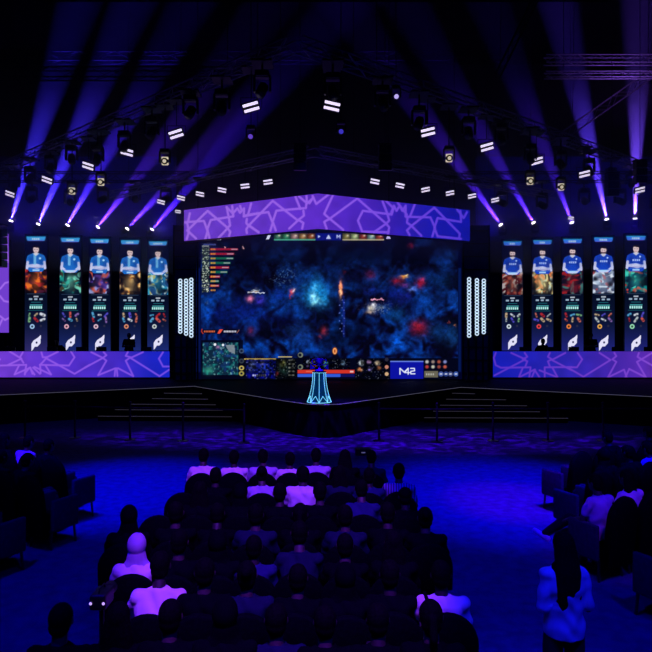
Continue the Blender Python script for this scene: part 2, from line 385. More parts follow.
hs = [(184, (112, 64, 210)), (318, (94, 46, 203)), (375, (70, 36, 190)), (430, (28, 26, 178)), (470, (16, 22, 165))]
hl = [(184, (166, 112, 240)), (318, (152, 96, 238)), (375, (130, 82, 236)), (430, (106, 66, 228)), (470, (84, 58, 222))]
LH, RH, AP = (-5.82, 24.6), (5.90, 24.6), (-0.29, 21.5)
hd = thing('header_screen', 'long purple LED header with pale star pattern bent over the main screen', 'led screen', (AP[0], 24, 6.78))
ho = Vector((-AP[0], -24, -6.78))
for nm, a, b in (('left_led_face', LH, AP), ('right_led_face', AP, RH)):
    o = led_panel('led_face', (a[0], a[1], 6.78), (b[0], b[1], 6.78), (a[0], a[1], 8.05), 330, 72, girih(HDR, hs, hl, 2.3), hd); o.location = ho
MB().prism([(LH[0], LH[1]+.03), (AP[0], AP[1]+.03), (RH[0], RH[1]+.03), (RH[0], RH[1]+.35), (AP[0], AP[1]+.4), (LH[0], LH[1]+.35)], 6.77, 8.06).build('cabinet', CASE, hd, loc=ho)

for qx, qy in ((-5.2, 24.35), (-2.6, 22.85), (2.4, 22.9), (5.2, 24.35)):
    MB().tube((qx, qy, 8.04), (qx, qy, 19.02), .015).build('hoist_cable', BLACK, hd, loc=ho)
# main game screen
def game(U, V, W):
    x, y = pic(W); a = Art(x, y)
    wx_, wy_ = x+9*(vnoise(x, y, 11, 51)-.5), y+9*(vnoise(x, y, 11, 52)-.5)
    n = vnoise(wx_, wy_, 22, 1)*.42+vnoise(wx_, wy_, 9, 2)*.36+vnoise(wx_, wy_, 3.6, 3)*.22
    n = np.clip((n-.5)*1.7+.5, 0, 1)
    n2 = vnoise(x+50, y, 14, 5)
    t = np.clip((y-235)/110, 0, 1)
    base = np.stack([3+6*n, 4+(12+44*t)*np.clip(n-.3, 0, 1)*2.0, 22+(30+95*t)*np.clip(n-.25, 0, 1)*1.9], -1)
    a.c = base
    gx, gy = x, y
    a.x = x+5*(vnoise(x, y, 6, 31)-.5)+3.2*(vnoise(x, y, 2.6, 32)-.5); a.y = y+5*(vnoise(x, y, 6, 33)-.5)+3.2*(vnoise(x, y, 2.6, 34)-.5)
    B = a.blob
    for q in [(245,311,22,12,(8,30,125),.75),(222,318,14,9,(6,24,105),.6),(300,333,12,10,(15,55,135),.7),(440,280,12,9,(8,46,105),.6),(450,254,4,5,(18,60,140),.8),
              (395,296,9,9,(10,28,120),.7),(404,296,5,7,(25,35,150),.6),(436,331,16,8,(12,62,132),.6),(397,315,9,8,(10,62,115),.6),(452,337,7,8,(16,70,140),.6),
              (286,270,7,7,(12,46,110),.6),(354,287,12,5,(8,40,110),.5),(372,291,7,4,(20,40,150),.5),(329,266,6,5,(8,26,90),.5),(280,295,8,5,(10,35,140),.5),
              (316,293,17,15,(8,60,150),.75),(316,291,10,12,(25,140,200),.85),(315,299,11,7,(30,150,205),.7),(314,296,3.2,7,(150,215,250),.9),(317,303,4,3,(150,235,245),.8)]: B(*q)
    for q in [(338,335,16,14,(2,4,22),.7),(256,338,10,6,(3,5,30),.5),(285,318,9,6,(3,6,50),.6),(360,330,8,14,(2,4,26),.7),(410,303,10,8,(3,5,40),.5),(240,262,28,13,(2,3,25),.7),(360,256,70,10,(2,4,28),.6)]: B(*q)
    a.x, a.y = gx+1.2*(vnoise(gx, gy, 2, 61)-.5), gy
    B(341,288,2.4,9,(120,50,60),.7); B(340.8,288,1.7,7,(255,150,105),1,2); B(340.5,293,1.0,5,(255,190,140),.8)
    a.line([(343.5,297),(344,336)],2.2,(24,44,150),.6,1.5)
    for i in range(14): B(342+2.5*math.sin(i*2.1),300+i*2.6,.5,.6,(110,130,210),.8)
    a.x = gx+2.2*(vnoise(gx, gy, 2.2, 62)-.5); a.y = gy+2.2*(vnoise(gx, gy, 2.2, 63)-.5)
    for q in [(292,292,2.4,3,(220,70,80),.9),(294,290,1.6,1.8,(235,200,205),.9),(289.5,296,1.3,2.3,(170,30,50),.9),(250,298.5,3.4,3.2,(205,110,150),.95),(256,291,3,1.8,(200,160,110),.8),
              (260,300,4.2,4,(60,50,190),.9),(259,299,1.6,1.6,(15,10,60),.8),(373,308.5,6,5,(60,70,110),.7),(371,308,3.4,3,(225,215,190),.95),(374,305,2,2,(235,235,240),.9),(380,307,5,2,(120,140,160),.6),(370,312,3.5,1.6,(200,170,140),.7),
              (404,277,4,1.6,(250,160,60),.95),(406,276,1.4,.8,(255,230,170),.9),(398,281,6,3.4,(130,16,30),.8),(405,285,4,2,(140,50,130),.6),(420,283,4.5,5,(150,18,45),.85),(423,280,2,3,(180,40,70),.6),(412,289,4,2.5,(90,120,210),.8),
              (419,328,8,7,(150,20,45),.85),(417,325,4,3,(190,40,60),.5),(411,246,3,2.6,(110,14,36),.7),(371,275,5,4.5,(90,18,52),.7),(324,331,3.4,4,(150,40,55),.75),(320,337,2,2,(130,40,60),.6),
              (251,331,4,4,(100,20,50),.7),(207,303,1,1.5,(80,100,140),.5),(344,272,1.6,2,(90,20,40),.5),(455,325,1,1,(190,110,60),.7),(449,322,1,1,(160,60,60),.7)]: B(*q)
    s = vnoise(x*1.3+y*.7, y*1.3-x*.7, 1.7, 9); 
    m = np.exp(-(((x-284)/12)**2+((y-277)/10)**2))*np.clip(s-.6, 0, 1)*1.5; a.mix((130,180,225), m)
    m = np.exp(-(((x-378)/14)**2+((y-308)/6)**2))*np.clip(s-.6, 0, 1)*1.5; a.mix((200,200,210), m)
    a.line([(248,292),(264,292.6)],1.3,(220,225,235),.75); a.line([(252,289.8),(259,290)],.8,(160,200,230),.6)
    for i in range(6): a.line([(371+i*2.2,299.4),(372.3+i*2.2,299.6)],1.6,(225,150,180),.9)
    a.x, a.y = gx, gy
    a.c = a.c*(.66+.8*vnoise(x, y, 2.8, 35)*.6+.8*vnoise(x*1.3+y, y*1.3-x, 1.8, 36)*.4)[..., None]
    # name and score bar at the top
    a.rect(263,233,392,240.5,(4,6,40),1)
    a.poly([(266,239.5),(268,235),(271,234.5),(269,239)],(220,225,255),1)
    pcs=[(70,130,110),(60,150,110),(190,150,150),(190,140,90),(170,90,50)]; pcs2=[(150,140,80),(190,210,150),(160,60,50),(150,190,190),(180,70,60)]
    for i in range(5):
        for X0, pc in ((274, pcs), (342.5, pcs2)):
            a.rect(X0+i*8.3, 233.5, X0+i*8.3+7.8, 240, tuple(.45*q for q in pc[i]), 1)
            a.blob(X0+i*8.3+4, 236.6, 2.4, 2.4, pc[i], 1); a.blob(X0+i*8.3+5.2, 235.6, 1.2, 1.0, (235,225,200), .9)
    a.rect(274,239,315.5,240.4,(80,190,160),.8); a.rect(342.5,239,384,240.4,(200,190,150),.8)
    a.rect(316,233.2,341.5,240.4,(10,22,130),1)
    a.poly([(318,235),(320.5,236.5),(318,238)],(190,205,255)); a.poly([(326,239),(328.5,234.5),(331,239)],(200,210,250)); a.line([(337,238),(337,235),(338.5,237),(340,235),(340,238)],.8,(210,220,255))
    a.poly([(386,239),(388,234),(391,239)],(200,190,250))
    # leaderboard
    a.rect(201,237.5,240,242,(3,4,26),.8); 
    for X0 in (208,211,217,219.5): a.rect(X0,239,X0+1.7,240.2,(200,205,235),.8)
    a.rect(203.5,243.8,216,245.4,(70,80,150),.8)
    lens=[238,234,233.5,230.5,229,227.5,220,219,219,214.5]; cl=['r','r','g','g','r','g','r','g','r','g']
    for i in range(10):
        yy = 249.3+i*4.55
        cc = (150,22,52) if cl[i] == 'r' else (18,92,72)
        a.rect(202,yy-2,209,yy+2,(30,40,50),1); nn = vnoise(x, y, .9, 40+i)
        a.mix((150+i*8,170+i*7,150+i*7), ((x > 202) & (x < 209) & (abs(y-yy) < 1.9))*np.clip(nn*2.2-.9, 0, 1))
        if lens[i] > 217: a.rect(210,yy-1.1,lens[i],yy+1.1,cc,1)
        if lens[i] > 217: a.rect(lens[i]-7,yy-.5,lens[i]-.5,yy+.5,(205,190,200),.7)
        for q in range(3): a.rect(210.8+q*1.7,yy-.8,212+q*1.7,yy+.8,(225,150,60),.9)
    a.rect(202,245.5,209,246.8,(190,195,180),.7)
    a.poly([(224,246),(226,247.5),(225,248.6)],(220,150,160)); a.poly([(242,245),(244.5,249),(243,249)],(200,150,160))
    # caption lower left
    a.rect(201.5,329.3,239,333.5,(6,6,30),.8); a.line([(202,329.3),(201.5,331.5),(203,333.5)],.9,(220,60,40),.9)
    for i in range(7): a.rect(204+i*1.6,330.6,205.2+i*1.6,332.3,(235,110,60),.9)
    a.poly([(217.5,333.4),(219.5,329.3),(223,329.3),(220,333.4)],(235,80,60))
    for i in range(8): a.rect(223.8+i*1.6,330.6,225+i*1.6,332.4,(225,225,240),.9)
    a.line([(237,333),(239,330)],.7,(200,120,90),.8)
    # lower bar
    a.rect(195,340,243,380,(3,5,24),.9); a.rect(195,358,470,380,(3,5,26),1); a.rect(243,358,300,380,(3,5,22),1)
    q1=vnoise(x, y, 2.2, 21); q2=vnoise(x, y, 3.5, 22); q3=vnoise(x, y, 1.3, 23); inm=((x > 203) & (x < 238) & (y > 342.5) & (y < 375))*1.0
    a.mix((14,40,62), inm*.9); a.mix((30,150,140), inm*np.clip(q1*1.6-.75, 0, 1)); a.mix((25,60,150), inm*np.clip(q2*1.5-.85, 0, 1)); a.mix((170,230,225), inm*np.clip(q3*2-1.5, 0, 1)*1.3)
    a.poly([(225.5,345),(234.5,345),(235,354),(229,351.5)],(130,140,150),.9); a.blob(209,370,5,4,(70,190,150),.6); a.disc(215,344.5,1.3,1.3,(240,245,250)); a.disc(223,345,1.2,1.2,(230,240,250)); a.blob(218,347,2,1.5,(200,120,170),.8)
    for yy, cc in ((351,(60,80,110)),(361,(50,60,70)),(368,(200,180,90)),(373.5,(170,160,80))):
        a.disc(241.5,yy,2.6,2.4,cc); a.disc(241.5,yy,1.3,1.2,(20,25,50))
    a.rect(246,359.5,275.5,379,(5,10,90),1); a.blob(252,365,4,5,(90,110,180),.8); a.blob(264,369,5,6,(40,70,220),.9); a.blob(262,363,1.8,2,(130,120,190),.8); a.rect(246,373.5,272,378,(8,12,150),1)
    for i in range(7): a.rect(252.5+i*2,374.4,253.9+i*2,376.3,(210,215,255),.9)
    a.rect(244,358.5,276,359.6,(200,170,90),1); a.rect(278,356.4,292,357.4,(200,180,110),1)
    a.rect(277,358.5,296,378,(8,12,22),1); a.blob(283,364,2.6,3.4,(150,150,70),.9); a.blob(284,370,4.5,4.5,(30,60,50),.8); a.blob(277,374,1.6,2,(190,50,60),.8)
    for i in range(5): a.rect(288.5,359.5+i*3.7,294.5,361+i*3.7,(150,155,140),.75)
    for yy in (355, 367): a.disc(300.5,yy,2.6,2.6,(120,130,110)); a.disc(300,yy,1.6,1.6,(15,20,40))
    for xx, yy, rx, ry, cc in [(308,362,1.7,1.9,(190,210,240)),(308,366,1.4,1.4,(120,90,170)),(314,361,2,1.4,(120,90,70)),(314.5,366,2,1,(200,90,50)),(326,364.5,2.4,3,(90,190,190)),(343,363,2.2,3,(90,120,150)),
                           (361.5,363,2.8,2.8,(215,230,235)),(369,362,2.4,2,(150,110,160)),(377.5,363,3,2.4,(190,170,140)),(360,369.5,3,2.3,(200,120,70)),(370,369,2.6,2.4,(140,130,220)),(379,368,2.4,2.4,(150,90,60))]: a.blob(xx, yy, rx, ry, cc, 1, 2)
    lb = ((y > 358.8) & (y < 379) & (((x > 246) & (x < 296)) | ((x > 356) & (x < 389)) | ((x > 303) & (x < 350) & (y < 369))))*1.0
    a.c = a.c*(1-lb*.75*np.clip(vnoise(x, y, 1.9, 71)*1.8-.35, 0, 1))[..., None]; a.mix((190,200,215), lb*np.clip(vnoise(x*1.2, y*1.2, 1.4, 72)*3-2.35, 0, 1)*.8)
    a.rect(297.5,369.8,354.5,373.4,(210,50,38),1); a.rect(306,370.8,316,372,(240,140,110),.5); a.rect(297.5,373.9,340.5,377,(50,90,215),1); a.rect(340.5,373.9,354.5,377,(14,16,90),1); a.rect(350,370.8,353.5,372.4,(230,220,220),.8)
    for yy, cc in ((359.5,(40,40,60)),(367,(200,130,110)),(374,(210,170,130))): a.disc(386.7,yy,1.9,1.9,cc)
    a.disc(334.8,351,2.8,3.9,(90,40,20)); a.disc(334.8,351,2.1,3.2,(250,165,100)); a.rect(334,349.5,335.6,352.6,(160,60,20),.9)
    # sponsor plate M42
    a.rect(390.3,361,423.4,378.8,(12,18,160),1); a.rect(390.3,360.8,423.4,362,(120,150,240),.85)
    wh=(235,240,255)
    a.line([(400,374.2),(400,368.3),(404.3,372.2),(408.2,368.3),(408.2,374.2)],1.15,wh,1,.5)
    a.line([(408.2,368.3),(404.9,372.6),(409.9,372.6)],1.0,wh,1,.5)
    a.line([(410.6,368.4),(414.3,368.4),(414.6,370.8),(410.8,371.3),(410.8,373.8),(414.9,373.8)],1.1,wh,1,.5)
    for r_ in range(2):
        for c_ in range(4):
            cc = [(190,190,190),(150,130,120),(170,80,60),(130,140,200),(190,60,60),(200,200,180),(150,70,60),(200,90,70)][r_*4+c_]
            a.blob(427+c_*6, 361.8+r_*5, 1.9, 1.8, cc, 1, 2)
    a.rect(424.3,371,438,377.4,(105,100,85),1)
    for i in range(4): a.rect(426+i*2.2,373.4,427.4+i*2.2,375.2,(190,190,180),.8)
    for xx, cc in ((441,(70,90,160)),(446,(40,60,130)),(450.5,(60,70,120)),(456,(60,90,170))):
        a.disc(xx, 374, 2.6, 2.5, cc); a.rect(xx-1.2, 373.4, xx+1.2, 374.6, (220,225,240), .9)
    # dark frame left and right with a faint blue glow strip
    a.rect(190,228,200.8,380,(1,3,36),1); a.rect(458,228,470,380,(1,3,36),1); a.rect(196.5,268,200.5,372,(6,20,78),1,2); a.rect(458.3,268,461,372,(5,24,80),1,1)
    return a.c
sx0, sx1 = P(196, 0, 25.6).x, P(462, 0, 25.6).x
ms = thing('main_screen', 'giant LED screen showing a dark blue game scene with portraits and bars', 'led screen', (0.15, 25.8, 1.0))
mo = Vector((-0.15, -25.8, -1.0))
o = led_panel('led_face', (sx0, 25.6, 1.03), (sx1, 25.6, 1.03), (sx0, 25.6, 7.5), 640, 370, game, ms); o.location = mo
MB().box(((sx0+sx1)/2, 25.78, 4.26), (sx1-sx0+.1, .3, 6.52)).build('cabinet', CASE, ms, loc=mo)

# desks
dl = [(0, (110, 58, 205)), (60, (84, 46, 200)), (120, (66, 42, 196)), (150, (30, 36, 190)), (170, (22, 34, 190))]
dll = [(0, (150, 90, 232)), (170, (116, 76, 228))]
dr = [(493, (20, 28, 176)), (560, (42, 36, 176)), (600, (60, 36, 172)), (652, (92, 44, 176))]
drl = [(493, (92, 52, 200)), (652, (130, 72, 208))]
dlin = [(0, (150, 90, 232)), (60, (140, 84, 230)), (120, (130, 80, 228)), (150, (118, 76, 228)), (170, (112, 74, 228))]
drin = [(493, (88, 50, 200)), (560, (104, 56, 200)), (600, (112, 60, 200)), (652, (130, 72, 208))]
def desk(name, x0, x1, lines, st, ln, label):
    Y = 26.2; a = P(x0, 0, Y).x; b = P(x1, 0, Y).x; cx = (a+b)/2
    t = thing(name, label, 'player desk', (cx, Y, 1.0)); o_ = Vector((-cx, -Y, -1.0))
    o = led_panel('led_face', (a, Y, 1.06), (b, Y, 1.06), (a, Y, 2.19), int(abs(x1-x0)*2.4), 66, girih(lines, st, ln, 1.8), t); o.location = o_
    MB().box((cx, Y+.1, 1.62), (b-a+.02, .16, 1.15)).build('front_cabinet', CASE, t, loc=o_)
    MB().box((cx, Y+.5, 1.93), (b-a, .7, .05)).build('desk_top', CASE, t, loc=o_)
    for q in (.04, .35, .65, .96): MB().box((a+(b-a)*q, Y+.75, 1.58), (.08, .08, .66)).build('leg', BLACK, t, loc=o_)
    return a, b
desk('player_desk', -60, 169.5, DSKL, dl, dlin, 'long desk with purple star patterned LED front on the left wing')
desk('player_desk', 493, 712, DSKR, dr, drin, 'long desk with blue to purple star patterned LED front on the right wing')
for sx in (-1, 1):
    struct('trim_%d' % (1 if sx < 0 else 2), MB().box((sx*12, 28.2, 1.125), (13.2, 2.5, .25)), FASCIA)
# side LED wall at far left
def sidep(U, V, W):
    x, y = pic(W); a = Art(x, y); a.c[...] = (112, 62, 205)
    for L in ([(-14,275),(0,289),(5,283),(9,282)],[(-14,300),(0,296),(4,301),(9,302)],[(-12,322),(0,316),(5,320),(9,318)],[(6,235),(8,262)],[(-5,335),(2,320)]): a.line(L, 1.8, (160,105,235), 1, .8)
    return a.c
SY = 27.3
a_, b_ = P(-40, 0, SY).x, P(8.8, 0, SY).x
t = thing('side_screen', 'tall purple LED panel at the far left edge of the stage', 'led screen', ((a_+b_)/2, SY, 1.0))
o = led_panel('led_face', (a_, SY, 3.0), (b_, SY, 3.0), (a_, SY, 7.5), 70, 150, sidep, t); o.location = (-(a_+b_)/2, -SY, -1)
MB().box(((a_+b_)/2, SY+.12, 5.12), (b_-a_, .2, 4.26)).build('cabinet', CASE, t, loc=(-(a_+b_)/2, -SY, -1))
for q in (.1, .9): MB().box((a_+(b_-a_)*q, SY+.2, 2.0), (.12, .12, 2.0)).build('post', BLACK, t, loc=(-(a_+b_)/2, -SY, -1))
# line array speaker in front of it
t = thing('line_array_speaker', 'black hanging speaker stack in front of the purple left side panel', 'speaker', (P(-3, 0, 24.5).x, 24.5, 5.7))
for i in range(5):
    MB().box((0, 0, .15+i*.31), (.62, .5, .29), (0.06*i, 0, 0), .03).build('speaker_box', CASE, t)
MB().box((0, 0, 1.72), (.7, .4, .06)).build('rigging_frame', BLACK, t)
MB().tube((0, 0, 1.7), (0, 0, 4.6), .015).build('hoist_cable', BLACK, t)

# ------------------------------------------------------------------ player banners
pal = [[(20,8,20),(235,110,40),(150,20,40),(60,20,50)],[(4,20,40),(20,140,130),(120,220,190),(60,50,40)],[(14,10,46),(90,60,160),(160,170,230),(190,80,60)],[(40,24,30),(230,160,70),(235,190,120),(220,120,40)],[(30,60,110),(40,150,190),(190,170,90),(190,230,235)],
       [(60,14,26),(150,60,50),(120,90,80),(170,160,160)],[(60,50,40),(225,215,150),(200,220,200),(220,120,70)],[(14,14,34),(60,110,110),(150,30,40),(70,20,40)],[(70,80,110),(170,190,215),(210,220,235),(150,60,70)],[(6,26,56),(20,130,130),(60,200,180),(200,60,50)]]
icn = [(90,80,220),(130,190,130),(220,110,90),(235,240,250),(150,110,190),(210,180,140),(190,40,50),(90,180,230),(200,210,210),(230,90,80)]
def banner_art(cx, Yb, i, team):
    def f(U, V, W):
        tx = (W[..., 0]-cx)*21.6; ty = 326-(W[..., 2]-CZ)*21.6
        rr = np.random.RandomState(50+i); a = Art(tx, ty)
        q = np.clip((ty-236)/115, 0, 1)
        lowc = (44, 40, 104) if i in (0,) else ((26, 40, 110) if team == 0 else (30, 34, 120))
        for c in range(3): a.c[..., c] = np.interp(q, [0, .3, .5, .75, 1], [(2, 3, 46)[c], (2, 3, 30)[c], (4, 12, 34)[c], (12, 20, 52)[c], lowc[c]])
        # splash picture: plain abstract swirls
        x0, x1, y0, y1 = -10.8, 10.8, 269.5, 293
        inside = ((tx > x0) & (tx < x1) & (ty > y0) & (ty < y1))*1.0
        p = pal[i]; wx = tx+4*vnoise(tx, ty, 6, 60+i); wy = ty+5*vnoise(tx, ty, 7, 80+i)
        n1 = vnoise(wx*1.6, wy, 5, 100+i); n2 = vnoise(wx, wy*1.5, 4, 120+i); n3 = vnoise(wx+wy, wy-wx, 4, 140+i)
        a.mix(p[0], inside); a.mix(p[1], inside*np.clip(n1*3-1.4, 0, 1)); a.mix(p[2], inside*np.clip(n2*4-2.3, 0, 1)); a.mix(p[3], inside*np.clip(n3*4-2.4, 0, 1))
        a.mix((6, 6, 20), inside*np.clip(vnoise(tx, ty, 5, 160+i)*3-1.4, 0, 1)*.9)
        a.blob(0, 281, 5.5, 9, p[2 if i % 2 else 1], .5)
        # portrait
        jer = (26, 104, 196) if team == 0 else (22, 66, 190); jd = (14, 60, 150) if team == 0 else (12, 36, 130); sk = (232, 205, 208); ar = (196, 200, 238)
        a.poly([(-9.6,268),(-9.8,260),(-8.4,255.5),(-3.2,253.2),(3.2,253.2),(8.4,255.5),(9.8,260),(9.6,268),(6.5,271.5),(-6.5,271.5)], jer)
        a.line([(-8.2,262),(-9,268)], 2.6, ar, 1); a.line([(8.2,262),(9,268)], 2.6, ar, 1)
        if i in (0, 3, 6, 9, 2): a.line([(-8.6,266),(0,265),(6,266.5)], 2.8, ar, 1); a.line([(8.6,265.5),(1,267.5),(-5,266)], 2.4, ar, .9); a.line([(-6,267.6),(6,267.4)], .5, (120,110,160), .8)
        else: a.line([(-9,266),(-4,270.5),(0,270.8)], 2.3, ar, 1); a.line([(9,266),(4,270.5),(0,270.8)], 2.3, ar, 1)
        a.blob(-5, 260, 2.2, 4, jd, .6); a.blob(5.5, 262, 2.2, 4, jd, .6)
        if team == 0: a.rect(-2.4, 254, .2, 264.5, (120, 190, 235), .85); a.disc(4, 258.3, 1.2, 1.1, (170, 220, 250))
        else:
            for k_ in range(4): a.rect(-3.4+k_*2, 259.5, -2.1+k_*2, 261.4, (190, 210, 255), .9)
            a.disc(4, 257, .8, .9, (200, 220, 255))
        a.rect(-1.5, 251.5, 1.5, 254.6, (214, 186, 192)); a.poly([(-3, 253.6), (0, 256), (3, 253.6), (2, 252.8), (-2, 252.8)], (220, 225, 240), .8)
        a.disc(0, 249.4, 2.9, 3.6, sk); 
        hw = 3.25+.3*rr.rand(); a.poly([(-hw, 249.4), (-hw-.1, 246.6), (-1.8, 244.9), (1.8, 244.8), (hw+.1, 246.6), (hw, 249.4), (2.5, 247.6), (-2.4, 247.5)], (24, 16, 30))
        a.rect(-1.8, 249.0, -.7, 249.6, (60, 40, 60), .8); a.rect(.7, 249.0, 1.8, 249.6, (60, 40, 60), .8); a.rect(-.9, 251.5, .9, 252, (170, 100, 110), .8)
        if i in (5, 6, 7, 8): a.poly([(-2.7, 250.6), (0, 251.2), (2.7, 250.6), (1.8, 253), (-1.8, 253)], (70, 44, 56), .75)
        a.rect(-3.5, 269.2, 3.5, 271, (170, 215, 250), .9); a.rect(-6, 268.6, 6, 269.4, (50, 110, 210), .7)
        # name plate
        a.poly([(-9.6, 237), (9.6, 237), (8.6, 240.6), (-8.6, 240.6)], (64, 160, 238) if team == 0 else (54, 120, 235))
        a.rect(-8, 240.2, 8, 241.2, (110, 70, 210), .6); a.rect(-9.6, 236.4, 9.6, 237.2, (40, 190, 240), .8)
        nl = 3+rr.randint(3)
        for k_ in range(nl): a.rect(-nl*1.0+k_*2, 238, -nl*1.0+k_*2+1.4, 239.8, (215, 235, 255), .9)
        # figures
        a.rect(-9, 293.6, 9, 294, (60, 80, 110), .8)
        for k_ in (-1, 0, 1): a.rect(-1.8+k_*5.2, 298.2, 1.4+k_*5.2, 299.9, (165, 190, 215), .9)
        a.rect(-2.4, 295.8, 2.4, 297.2, (190, 200, 215), .9); a.rect(-5, 302, 5, 302.5, (40, 130, 140), .9)
        a.rect(-6, 304.4, 6.4, 305.6, (70, 170, 170), .9)
        for k_ in range(6): a.rect(-6.4+k_*2.15, 306, -4.8+k_*2.15, 308.6, (170, 235, 230), 1)
        a.rect(-8, 310, 8, 310.4, (30, 130, 130), .9)
        for r_ in range(2):
            for c_ in range(3):
                cc = icn[rr.randint(10)]; th = rr.rand()*3; L_ = 1.2+rr.rand()*1.2; ox, oy = -6.6+c_*6.6, 314.6+r_*5; a.line([(ox-L_*math.cos(th), oy-L_*math.sin(th)), (ox+L_*math.cos(th), oy+L_*math.sin(th))], 1.2+1.6*rr.rand(), cc, .9, 1.2); a.blob(-6+c_*6.6, 315.2+r_*5, 1.0, .8, tuple(.3*z for z in cc), .8, 2)
        cc = [(160,200,240),(230,170,190),(230,190,210),(225,140,110),(200,210,210),(210,225,235),(235,70,70),(240,130,60),(235,170,80),(150,220,180)][i]
        a.disc(-3.8, 326.5, 2.4, 2.4, cc); a.disc(-3.8, 326.5, 1.2, 1.2, tuple(.35*z for z in cc)); a.disc(4.8, 326, 1.2, 1.2, (40, 40, 66))
        # team mark: slanted leaf with a small dark eye
        s_ = 0.0
        a.poly([(4.8, 335), (4.6, 343), (1.6, 346.6), (-1.4, 346.8), (-3.4, 350), (-4.4, 351), (-4.6, 344), (-2.6, 340.6), (2, 337.6)], (226, 224, 250))
        a.disc(.6, 342.6, .95, 1.1, (30, 30, 80))
        return a.c
    return f
BX = [(36, 27.8), (70.3, 28.2), (99.6, 28.6), (130, 29.0), (158, 29.4), (512.5, 29.4), (542.5, 29.0), (572.5, 28.6), (603.5, 28.1), (636, 27.6)]
who = ['player with crossed arms over an orange and red picture', 'player with lowered arms over a teal picture', 'player over a dark violet swirled picture',
       'player with crossed arms over a golden orange picture', 'player over a bright aqua and sand picture', 'bearded player over a dark red and brown picture',
       'bearded player over a cream coloured picture', 'bearded player over a dark grey and red picture', 'bearded player over a pale grey picture', 'player with crossed arms over a dark teal picture']
for i, (px, Yb) in enumerate(BX):
    cx = P(px, 0, Yb).x; hwid = 0.52
    team = 0 if i < 5 else 1
    t = thing('player_banner', 'tall narrow LED banner, %s, %s wing' % (who[i], 'left' if team == 0 else 'right'), 'led banner', (cx, Yb, 1.25), group='tall player banners behind the %s desk' % ('left' if team == 0 else 'right'))
    o = led_panel('led_face', (cx-hwid, Yb, 2.1), (cx+hwid, Yb, 2.1), (cx-hwid, Yb, 7.55), 62, 300, banner_art(cx, Yb, i, team), t); o.location = (-cx, -Yb, -1.25)
    MB().box((0, .06, 3.58), (2*hwid+.02, .1, 5.48)).build('cabinet', CASE, t)
    MB().box((0, .06, .42), (2*hwid+.02, .16, .84)).build('base', CASE, t)
# dark backdrop wall behind the banners, raised to catch a blue glow from added fills
for sx in (-1, 1):
    t = MB().box((0, 0, 6.5), (13.2, .2, 11)).build('backdrop_panel', mat('deep_blue_drape', (0.04, 0.03, 0.2), 0.9, 0, .2, 2), loc=(sx*14.3, 30.9, 0))
    tag(t, 'dark drape wall behind the %s row of player banners' % ('left' if sx < 0 else 'right'), 'backdrop')
    for q in (8, 11.5, 15): spot('glow_fill_spot', (sx*q, 29.2, 8.0), (sx*(q+.3), 30.9, 9.2), 50, (0.02, 0.0, 1.0), 150, 1.0, .2)  # unseen fills added to imitate the blue haze glow between the beams

# ------------------------------------------------------------------ ring pixel light columns on dark towers
ring = MB()
vs = []; nu, nv = 18, 6
R_, r_ = .066, .022
ring.v = [((R_+r_*math.cos(2*PI*j/nv))*math.cos(2*PI*i/nu), r_*.8*math.sin(2*PI*j/nv), (R_+r_*math.cos(2*PI*j/nv))*math.sin(2*PI*i/nu)) for i in range(nu) for j in range(nv)]
ring.f = [(i*nv+j, i*nv+(j+1) % nv, ((i+1) % nu)*nv+(j+1) % nv, ((i+1) % nu)*nv+j) for i in range(nu) for j in range(nv)]
ring_me = ring.mesh('ring_light', RINGM, True)
cols = [(180.6, 278.5, 334, 'outermost', 'left'), (186.4, 278.5, 336, 'middle', 'left'), (191.6, 277.5, 338, 'innermost', 'left'),
        (468.8, 277, 338, 'innermost', 'right'), (476.6, 278, 336, 'middle', 'right'), (483.4, 278.5, 334.5, 'outermost', 'right')]
for px, y0, y1, pos, side in cols:
    top = P(px, y0, 25.0); bot = P(px, y1, 25.0)
    t = thing('ring_light_column', 'white column of stacked ring lights beside the main screen, %s of three on the %s' % (pos, side), 'stage light', (top.x, 25.0, 1.0), group='columns of ring lights beside the main screen')
    n = 18; z0 = bot.z+.1; z1 = top.z-.1
    for k in range(n): link('ring_light', ring_me, t, (0, -.06, z0+(z1-z0)*k/(n-1)-1.0))
    MB().box((0, .06, (z0+z1)/2-1), (.19, .06, z1-z0+.3)).build('back_plate', CASE, t)
    MB().box((0, .08, (z0-1)/2), (.08, .06, z0-1)).build('stand', BLACK, t)
    MB().box((0, .1, .02), (.3, .4, .04)).build('foot_plate', BLACK, t)
twm = mat('navy_scrim_cloth', (0.03, 0.05, 0.2), 0.9, 0, .2, 3)
for cxp, wpx, side in ((185.5, 24, 'left'), (476.5, 26, 'right')):
    q = P(cxp, 0, 25.5); wd = wpx/F*25.5
    t = thing('side_tower', 'dark scaffold tower behind the ring lights %s of the main screen' % side, 'tower', (q.x, 25.55, 1.0))
    for sx in (-1, 1):
        MB().box((sx*wd/2, 0, 3.3), (.06, .06, 6.6)).build('post', ALU if 0 else BLACK, t)
    rg = MB().box((0, 0, 0), (wd, .04, .04)).mesh('rung', BLACK)
    for k in range(12): link('rung', rg, t, (0, 0, .3+k*.55))
    MB().box((0, .1, 3.3), (wd, .03, 6.6)).build('scrim', twm, t)

